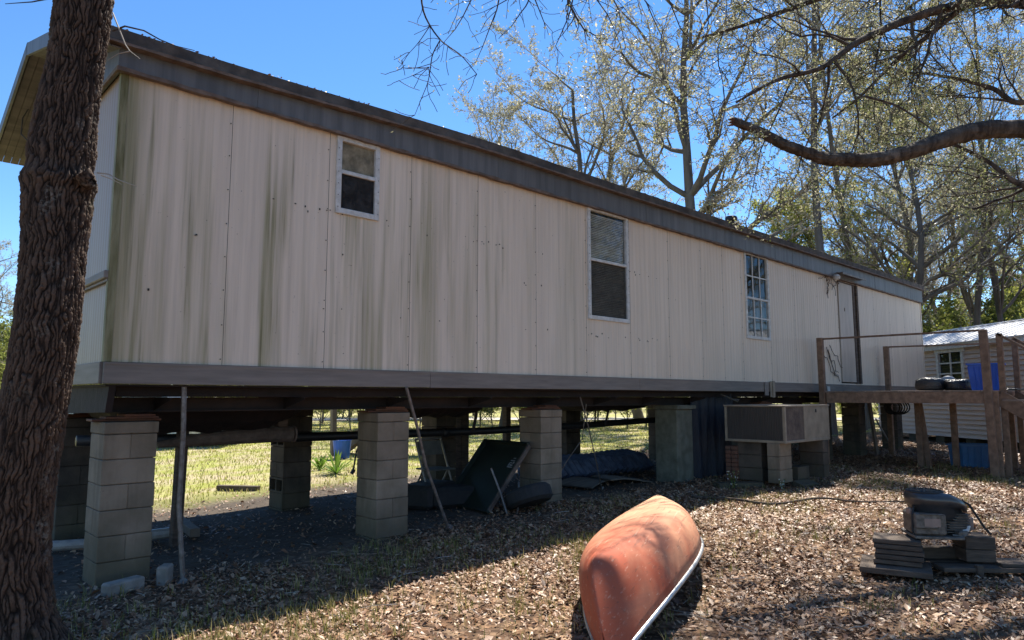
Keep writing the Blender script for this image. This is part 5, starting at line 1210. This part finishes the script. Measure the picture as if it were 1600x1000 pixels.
# ------------------------------------------------------------------ the live oak whose limbs hang over the yard from the right
tbx, tby = 14.6, -.2
oak = thing('oak_tree', 'live oak whose thick bare broken limb and fine branches reach in from the right', 'tree', (tbx, tby, 0))
base = np.array([tbx, tby, -.1])
f_ = 9.5
tr_ = [base, base+[0, 0, 1.5], base+[-.1, .1, 3.3], base+[-.15, .2, 5.0], base+[-.3, .4, 7.2]]
bark_column(tr_, [.48, .36, .34, .30, .24], 60, 90, 30, .12, .03, 3, M['limb'], 'trunk', oak)
fork = tr_[3]
G = Grow(77)
LIMB = dict(levels=4, n=[8, 7, 5, 4], wob=[.1, .16, .22, .26], up=[0, .02, .01, -.02], tip=[.3, .25, .3, .4], nc=[12, 9, 8], start=[.1, .15, .1], ang=[(30, 65), (28, 62), (25, 65)],
            ratio=[.6, .5, .42], rmin=.0035, leaves=3, ls=.035, lp=.6, bigr=.02)
def limb(P, r0, r1, name='limb', K=20, side=(0, 0), L=2.0, seed=1, down=0., bark=.012, lev=1, t0=.15):
    P = np.array(P); n = max(24, int(np.linalg.norm(np.diff(P, axis=0), axis=1).sum()/.05)); n = min(n, 130)
    bark_column(list(P), list(np.linspace(r0, r1, len(P))), K, n, 14, .07, bark*min(1, r0/.08), seed, M['limb'], name, oak)
    C = smooth_poly(P, 60); r_ = random.Random(seed)
    for k in range(side[0]):
        t_ = t0+(1-t0)*(k+r_.random())/side[0]; i = min(58, int(t_*59)); d = Vector(C[i+1]-C[i]).normalized(); o = d.orthogonal().normalized()
        o.rotate(__import__('mathutils').Quaternion(d, r_.uniform(0, 2*PI))); o.z -= down
        rr_ = (r0+(r1-r0)*t_)*r_.uniform(.35, .6)
        G.branch(tuple(C[i]), tuple(d*.8+o*r_.uniform(.7, 1.3)), L*r_.uniform(.6, 1.2), max(rr_, .008), lev, LIMB)
# thick bare limb ending in a broken stub
limb([fork, pt(1720, 214, 9.2), pt(1640, 204, 8.7), pt(1550, 202, 8.4), pt(1500, 210, 8.25), pt(1450, 227, 8.15), pt(1400, 243, 8.05), pt(1360, 250, 8.0), pt(1325, 249, 7.95), pt(1290, 248, 7.9), pt(1265, 240, 7.87), pt(1225, 226, 7.85), pt(1190, 207, 7.8), pt(1146, 189, 7.75)], .125, .048, K=44, side=(0, 0), L=.6, seed=2, bark=.022)
b = MB()
for k in range(9): b.tube([pt(1150, 190+k-4, 7.75), pt(1143-3*(k % 3), 184+k*1.6, 7.75)], [.016, .005], 4)
b.build('splintered_end', M['shim'], oak)
# upper limbs
top = tr_[4]
limb([top, pt(1660, 15, 10.2), pt(1560, 2, 9.8), pt(1490, 10, 9.4), pt(1420, 30, 9.2), pt(1340, 66, 9.0), pt(1285, 105, 8.9), pt(1215, 125, 8.7), pt(1150, 160, 8.6)], .10, .013, side=(16, 0), L=1.9, seed=3)
limb([pt(1500, 14, 9.5), pt(1455, 52, 9.6), pt(1400, 95, 9.8), pt(1345, 150, 10), pt(1300, 185, 10.2)], .045, .012, side=(12, 0), L=1.6, seed=4)
limb([top, pt(1640, -40, 10.6), pt(1500, -60, 10.5), pt(1380, -35, 10.4), pt(1260, 5, 10.2), pt(1160, 40, 10.1), pt(1090, 60, 10)], .09, .013, side=(16, 0), L=2.2, seed=5, down=.2)
limb([pt(1700, 110, 10.3), pt(1600, 160, 10.4), pt(1550, 138, 10.5), pt(1490, 122, 10.6), pt(1420, 116, 10.8), pt(1370, 150, 11)], .05, .012, side=(12, 0), L=1.7, seed=6)
limb([tr_[2], pt(1700, 300, 11.6), pt(1600, 290, 11.8), pt(1540, 250, 12), pt(1470, 215, 12.2)], .08, .02, side=(10, 0), L=2.0, seed=16)
limb([top, top+[1, 1.6, 1.5], top+[.6, 3.6, 2.6], top+[.5, 5.5, 3.4]], .13, .03, side=(12, 0), L=2.8, seed=7)
limb([top, top+[-1.6, 1.0, 1.8], top+[-3.4, 2.6, 3.0], top+[-5.2, 4.0, 3.6]], .13, .03, side=(12, 0), L=2.6, seed=8)
limb([top, top+[2.2, .6, 1.6], top+[4.2, 1.6, 2.6]], .12, .03, side=(10, 0), L=2.6, seed=9)
limb([top, top+[-1.8, -.6, 1.2], top+[-4.2, -.4, 1.9], top+[-6.5, .2, 2.0], top+[-8.6, .9, 1.8]], .13, .03, side=(13, 0), L=2.4, seed=10)
limb([top+[-1.2, 1.0, 1.0], (12.2, 2.4, 8.4), (10.6, 3.2, 8.9), (9.0, 3.9, 9.0)], .09, .03, side=(13, 0), L=2.4, seed=18)
limb([top+[-1.8, .2, 1.0], (11.6, 1.3, 8.6), (9.6, 1.6, 9.3), (7.4, 1.9, 9.6)], .09, .03, side=(13, 0), L=2.3, seed=19)
limb([top, top+[.5, -2, 1.5], top+[-.5, -4, 2.2]], .1, .03, side=(8, 0), L=2.6, seed=12)
# long bough running above the picture towards the left, with drooping twigs
q = top+[-8.6, .9, 1.8]
limb([pt(1330, -95, 9.6), pt(1150, -75, 8.8), pt(1000, -55, 8.2), pt(880, -45, 7.6), pt(780, -40, 7.1), pt(690, -60, 6.8)], .07, .02, side=(6, 0), L=1.0, seed=11, down=.9, lev=2)
limb([pt(1500, -60, 10.5), pt(1330, -95, 9.6)], .09, .07, seed=14)
DR = dict(LIMB); DR.update(up=[0, 0, -.02, -.03], leaves=1, lp=.5, wob=[.1, .12, .16, .2])
r_ = random.Random(9)
for (x, y, dx, dy, L) in ((790, -40, -.3, -.8, 1.0), (830, -42, .1, -1, .9), (875, -45, .05, -1, .8), (905, -48, .4, -.9, 1.1), (760, -45, -.5, -.7, .9), (940, -50, .2, -1, 1.1), (850, -42, -.5, -.7, .9), (985, -52, .3, -1, 1.2), (1030, -60, .2, -1, 1.4), (1080, -65, .1, -1, 1.5), (1120, -70, -.1, -1, 1.5)):
    d = RT*dx+np.array([0, 0, dy]); G.branch(tuple(pt(x, y, 7.5+(x-850)/400)), tuple(d), L, .012, 2, DR)
def droop(pts, r, f_):
    P_ = [pt(x, y, f_) for x, y in pts]; b = MB(); b.tube(smooth_poly(P_, 3*len(P_)), list(np.linspace(r, r*.4, 3*len(P_))), 5); b.build('branch', M['limb'], oak)
    for k in range(len(P_)):
        for _ in range(2):
            G.branch(tuple(P_[k]), tuple(RT*r_.uniform(-.8, .8)+FW*r_.uniform(-.4, .4)+np.array([0, 0, r_.uniform(-1, .3)])), r_.uniform(.12, .30), .0045, 3, dict(DR, leaves=1, lp=.15))
droop([(655, -50), (660, 10), (672, 40), (688, 62), (700, 72), (722, 88), (745, 116)], .011, 6.6)
droop([(688, 62), (676, 85), (672, 110), (668, 130), (658, 155), (648, 180)], .007, 6.6)
droop([(672, 40), (655, 65), (640, 82), (628, 94)], .005, 6.6)
droop([(672, 100), (650, 106), (626, 108)], .004, 6.6)
droop([(670, 105), (645, 118), (624, 126)], .004, 6.6)
droop([(1350, 150), (1400, 165), (1440, 190), (1462, 208)], .018, 8.15)
droop([(900, -48), (893, 10), (880, 45), (868, 72)], .010, 7.4)
droop([(830, -42), (826, 0), (812, 22), (800, 40)], .010, 7.2)
V1, F1 = segs_to_mesh(G.big, 6); V2, F2 = segs_to_mesh(G.mid+G.twig, 3)
print('oak', len(G.big), len(G.mid), len(G.twig), len(G.leafp))
props(big('branch', V1, F1, [M['limb']], oak, smooth=True), kind='stuff'); props(big('twig', V2, F2, [M['limb']], oak), kind='stuff')
rs = np.random.RandomState(3); C = np.array(G.leafp); V, F = leaf_quads(C, .019, rs, asp=.45)
props(big('foliage', V, F, [M['leafg'], M['leafpale']], oak, rs.randint(0, 2, len(C))), kind='stuff')

# ------------------------------------------------------------------ leaf litter, grass, twigs
def scatter(n, x0, x1, y0, y1, seed, dens):
    rs = np.random.RandomState(seed); X = rs.uniform(x0, x1, n); Y = rs.uniform(y0, y1, n); k = rs.rand(n) < dens(X, Y, rs); return X[k], Y[k], rs
def vis(X, Y, m=1.0):      # in front of the camera within a wide wedge, so side steps still see it
    f_ = X*FW[0]+Y*FW[1]; l_ = X*RT[0]+Y*RT[1]; return (f_ > 3.0-m) & (np.abs(l_) < f_*.8+1.5+m)
def wobble(X, Y): return .35*np.sin(X*1.3)+.2*np.sin(X*3.1+Y)+.15*np.sin(X*7.3+1)
def litter():
    def dens(X, Y, rs):
        edge = 6.15+wobble(X, Y)+.25*sstep(4, 9, X)+.3*sstep(9, 14, X); d = sstep(.45, -.25, Y-edge)
        d = np.maximum(d, .11*(Y < 10.5)); d = np.maximum(d, .9*(X > 14)*(Y < 14)); far = np.hypot(X, Y); dr = .62+.38*np.sin(X*2.1+1.7*np.sin(Y*1.3))*np.sin(Y*1.9+1.3*np.sin(X*.9)+1); return d*dr*np.clip(9.0/far, .35, 1)*vis(X, Y)
    X, Y, rs = scatter(1050000, .3, 24, -7, 11, 3, dens); n = len(X); far = np.hypot(X, Y)
    L = np.where(rs.rand(n) < .07, rs.uniform(.026, .040, n), rs.uniform(.008, .022, n))*(1+.03*np.clip(far-6, 0, 12)); a = rs.uniform(0, 2*PI, n); tilt = rs.normal(0, .42, (n, 2)); Wd = L*rs.uniform(.38, .62, n)
    U = np.stack([np.cos(a), np.sin(a), tilt[:, 0]], 1); W_ = np.stack([-np.sin(a), np.cos(a), tilt[:, 1]], 1)
    C = np.stack([X, Y, gz(X, Y)+.006+rs.rand(n)*.022], 1); curl = rs.uniform(-.1, .5, n)[:, None]*Wd[:, None]*np.array([[0, 0, 1.]])
    V = np.stack([C-U*L[:, None], C-U*L[:, None]*.2+W_*Wd[:, None]+curl, C+U*L[:, None], C-U*L[:, None]*.1-W_*Wd[:, None]+curl], 1).reshape(-1, 3)
    V[:, 2] = np.maximum(V[:, 2], gz(V[:, 0], V[:, 1])+.001); F = np.arange(4*n).reshape(-1, 4); F = np.concatenate([F[:, [0, 1, 2]], F[:, [0, 2, 3]]])
    props(big('leaf_litter', V, F, [M['litter']]), 'carpet of dead brown oak leaves covering the yard', 'dead leaves', kind='stuff'); print('leaves', n)
litter()
def blades(name, X, Y, rs, h0, h1, w_, mats, label, kind='stuff'):
    n = len(X); h = rs.uniform(h0, h1, n); a = rs.uniform(0, 2*PI, n); ln = rs.uniform(.1, .8, n)*h; Z = gz(X, Y)
    d = np.stack([np.cos(a), np.sin(a), a*0], 1); s_ = np.stack([-np.sin(a), np.cos(a), a*0], 1)*w_[:, None]; B_ = np.stack([X, Y, Z-.005], 1)
    mid = B_+d*(ln*.35)[:, None]+np.stack([a*0, a*0, h*.6], 1); tip = B_+d*ln[:, None]+np.stack([a*0, a*0, h], 1)
    V = np.stack([B_-s_, B_+s_, mid+s_*.7, mid-s_*.7, tip], 1).reshape(-1, 3); b0 = (np.arange(n)*5)[:, None]
    F = np.concatenate([b0+[[0, 1, 2]], b0+[[0, 2, 3]], b0+[[3, 2, 4]]]); props(big(name, V, F, mats), label, 'grass', kind=kind)
def clumps(n, x0, x1, y0, y1, seed, dens, per, spread):
    X, Y, rs = scatter(n, x0, x1, y0, y1, seed, dens); X = np.repeat(X, per); Y = np.repeat(Y, per)
    return X+rs.normal(0, spread, len(X)), Y+rs.normal(0, spread, len(X)), rs
def gd(X, Y, rs):
    band = np.exp(-((Y-4.9+.1*X)/1.0)**2)*(.25+.75*sstep(8, 3, X)); patch = sstep(.1, .9, np.sin(X*1.9+.6)*np.sin(Y*2.3+1.1)+.35*np.sin(X*5)*np.sin(Y*4.4)+.25)
    return vis(X, Y)*np.clip(band*1.7+.12*patch, 0, 1)*(Y < 6.2)*(.2+.8*patch)
X, Y, rs = clumps(30000, .5, 16, -3, 6.5, 11, gd, 6, .025); blades('grass', X, Y, rs, .035, .12, rs.uniform(.0015, .0032, len(X)), [M['grass']], 'thin grass blades pushing through the leaves along the shadow edge')
def ld(X, Y, rs):
    far = np.hypot(X, Y); return vis(X, Y)*sstep(9.9, 11.0, Y+wobble(X, Y)*.5+.0*X)*np.clip(12/far, .2, 1)**1.4
X, Y, rs = scatter(230000, -3, 30, 9.5, 34, 12, ld); blades('lawn', X, Y, rs, .03, .075, rs.uniform(.004, .009, len(X))*np.clip(np.hypot(X, Y)/14, 1, 2.2), [M['lawn']], 'sunny thin yellow-green lawn beyond the home')
rs2 = np.random.RandomState(8); b = MB()
for k in range(230):
    f__ = 4+rs2.rand()**1.5*10; p = at(rs2.uniform(60, 1700), f__)
    if p[1] > 6.4 and rs2.rand() < .6: continue
    a = rs2.uniform(0, PI); L = rs2.uniform(.05, .28); r_s = rs2.uniform(.0015, .004); q = [p]
    for i in range(3): a += rs2.normal(0, .25); q.append(q[-1]+np.array([math.cos(a)*L/3, math.sin(a)*L/3, 0]))
    q = [np.array([x[0], x[1], g(x[0], x[1])+.02+rs2.rand()*.012]) for x in q]; b.tube(q, [r_s*1.2, r_s, r_s, r_s*.5], 4)
props(b.build('fallen_twig', M['twig']), 'fine fallen twigs scattered over the dead leaves', 'twigs', kind='stuff')
b = MB(); Pq = [at(1075, 9.6), at(1140, 9.2), at(1200, 9.0), at(1270, 9.25), at(1330, 9.1), at(1400, 9.0)]; Pq = [np.array([x[0], x[1], g(x[0], x[1])+.035+.02*(i % 2)]) for i, x in enumerate(Pq)]
b.tube(smooth_poly(Pq, 30), list(np.linspace(.022, .008, 30)), 7); solo('branch_shadow_strip', b, M['limb'], 'long thin dark strip shaped as a branch shadow on the leaves left of the engine', 'branch', tuple(Pq[2]))  # dark tube laid on the leaves in place of a branch shadow
def weed(x, y, h, label, seed):
    rs_ = np.random.RandomState(seed); b = MB(); z0 = g(x, y); C = []
    t_ = thing('flowering_weed', label, 'plant', (x, y, z0))
    for k in range(8):
        a = rs_.uniform(0, 6.3); p = np.array([x, y, z0]); q = p+np.array([math.cos(a)*h*.3, math.sin(a)*h*.3, h*rs_.uniform(.6, 1)]); b.tube([p, (p+q)/2+[0, 0, .02], q], .002, 4)
        for j in range(5): C.append(p+(q-p)*rs_.uniform(.2, 1)+rs_.normal(0, .015, 3))
        C.append(q)
    b.build('stem', M['palm'], t_); C = np.array(C); V, F = leaf_quads(C, .018, rs_); big('leaf', V, F, [M['grass'], M['petal']], t_, midx=(rs_.rand(len(C)) < .4).astype(int))
p_ = at(1140, 10.7); weed(p_[0], p_[1], .30, 'leggy weed with tiny white flowers left of the tilted paver', 1)
p_ = at(1214, 10.6); weed(p_[0], p_[1], .16, 'low weed with white flowers at the air conditioner corner', 2)
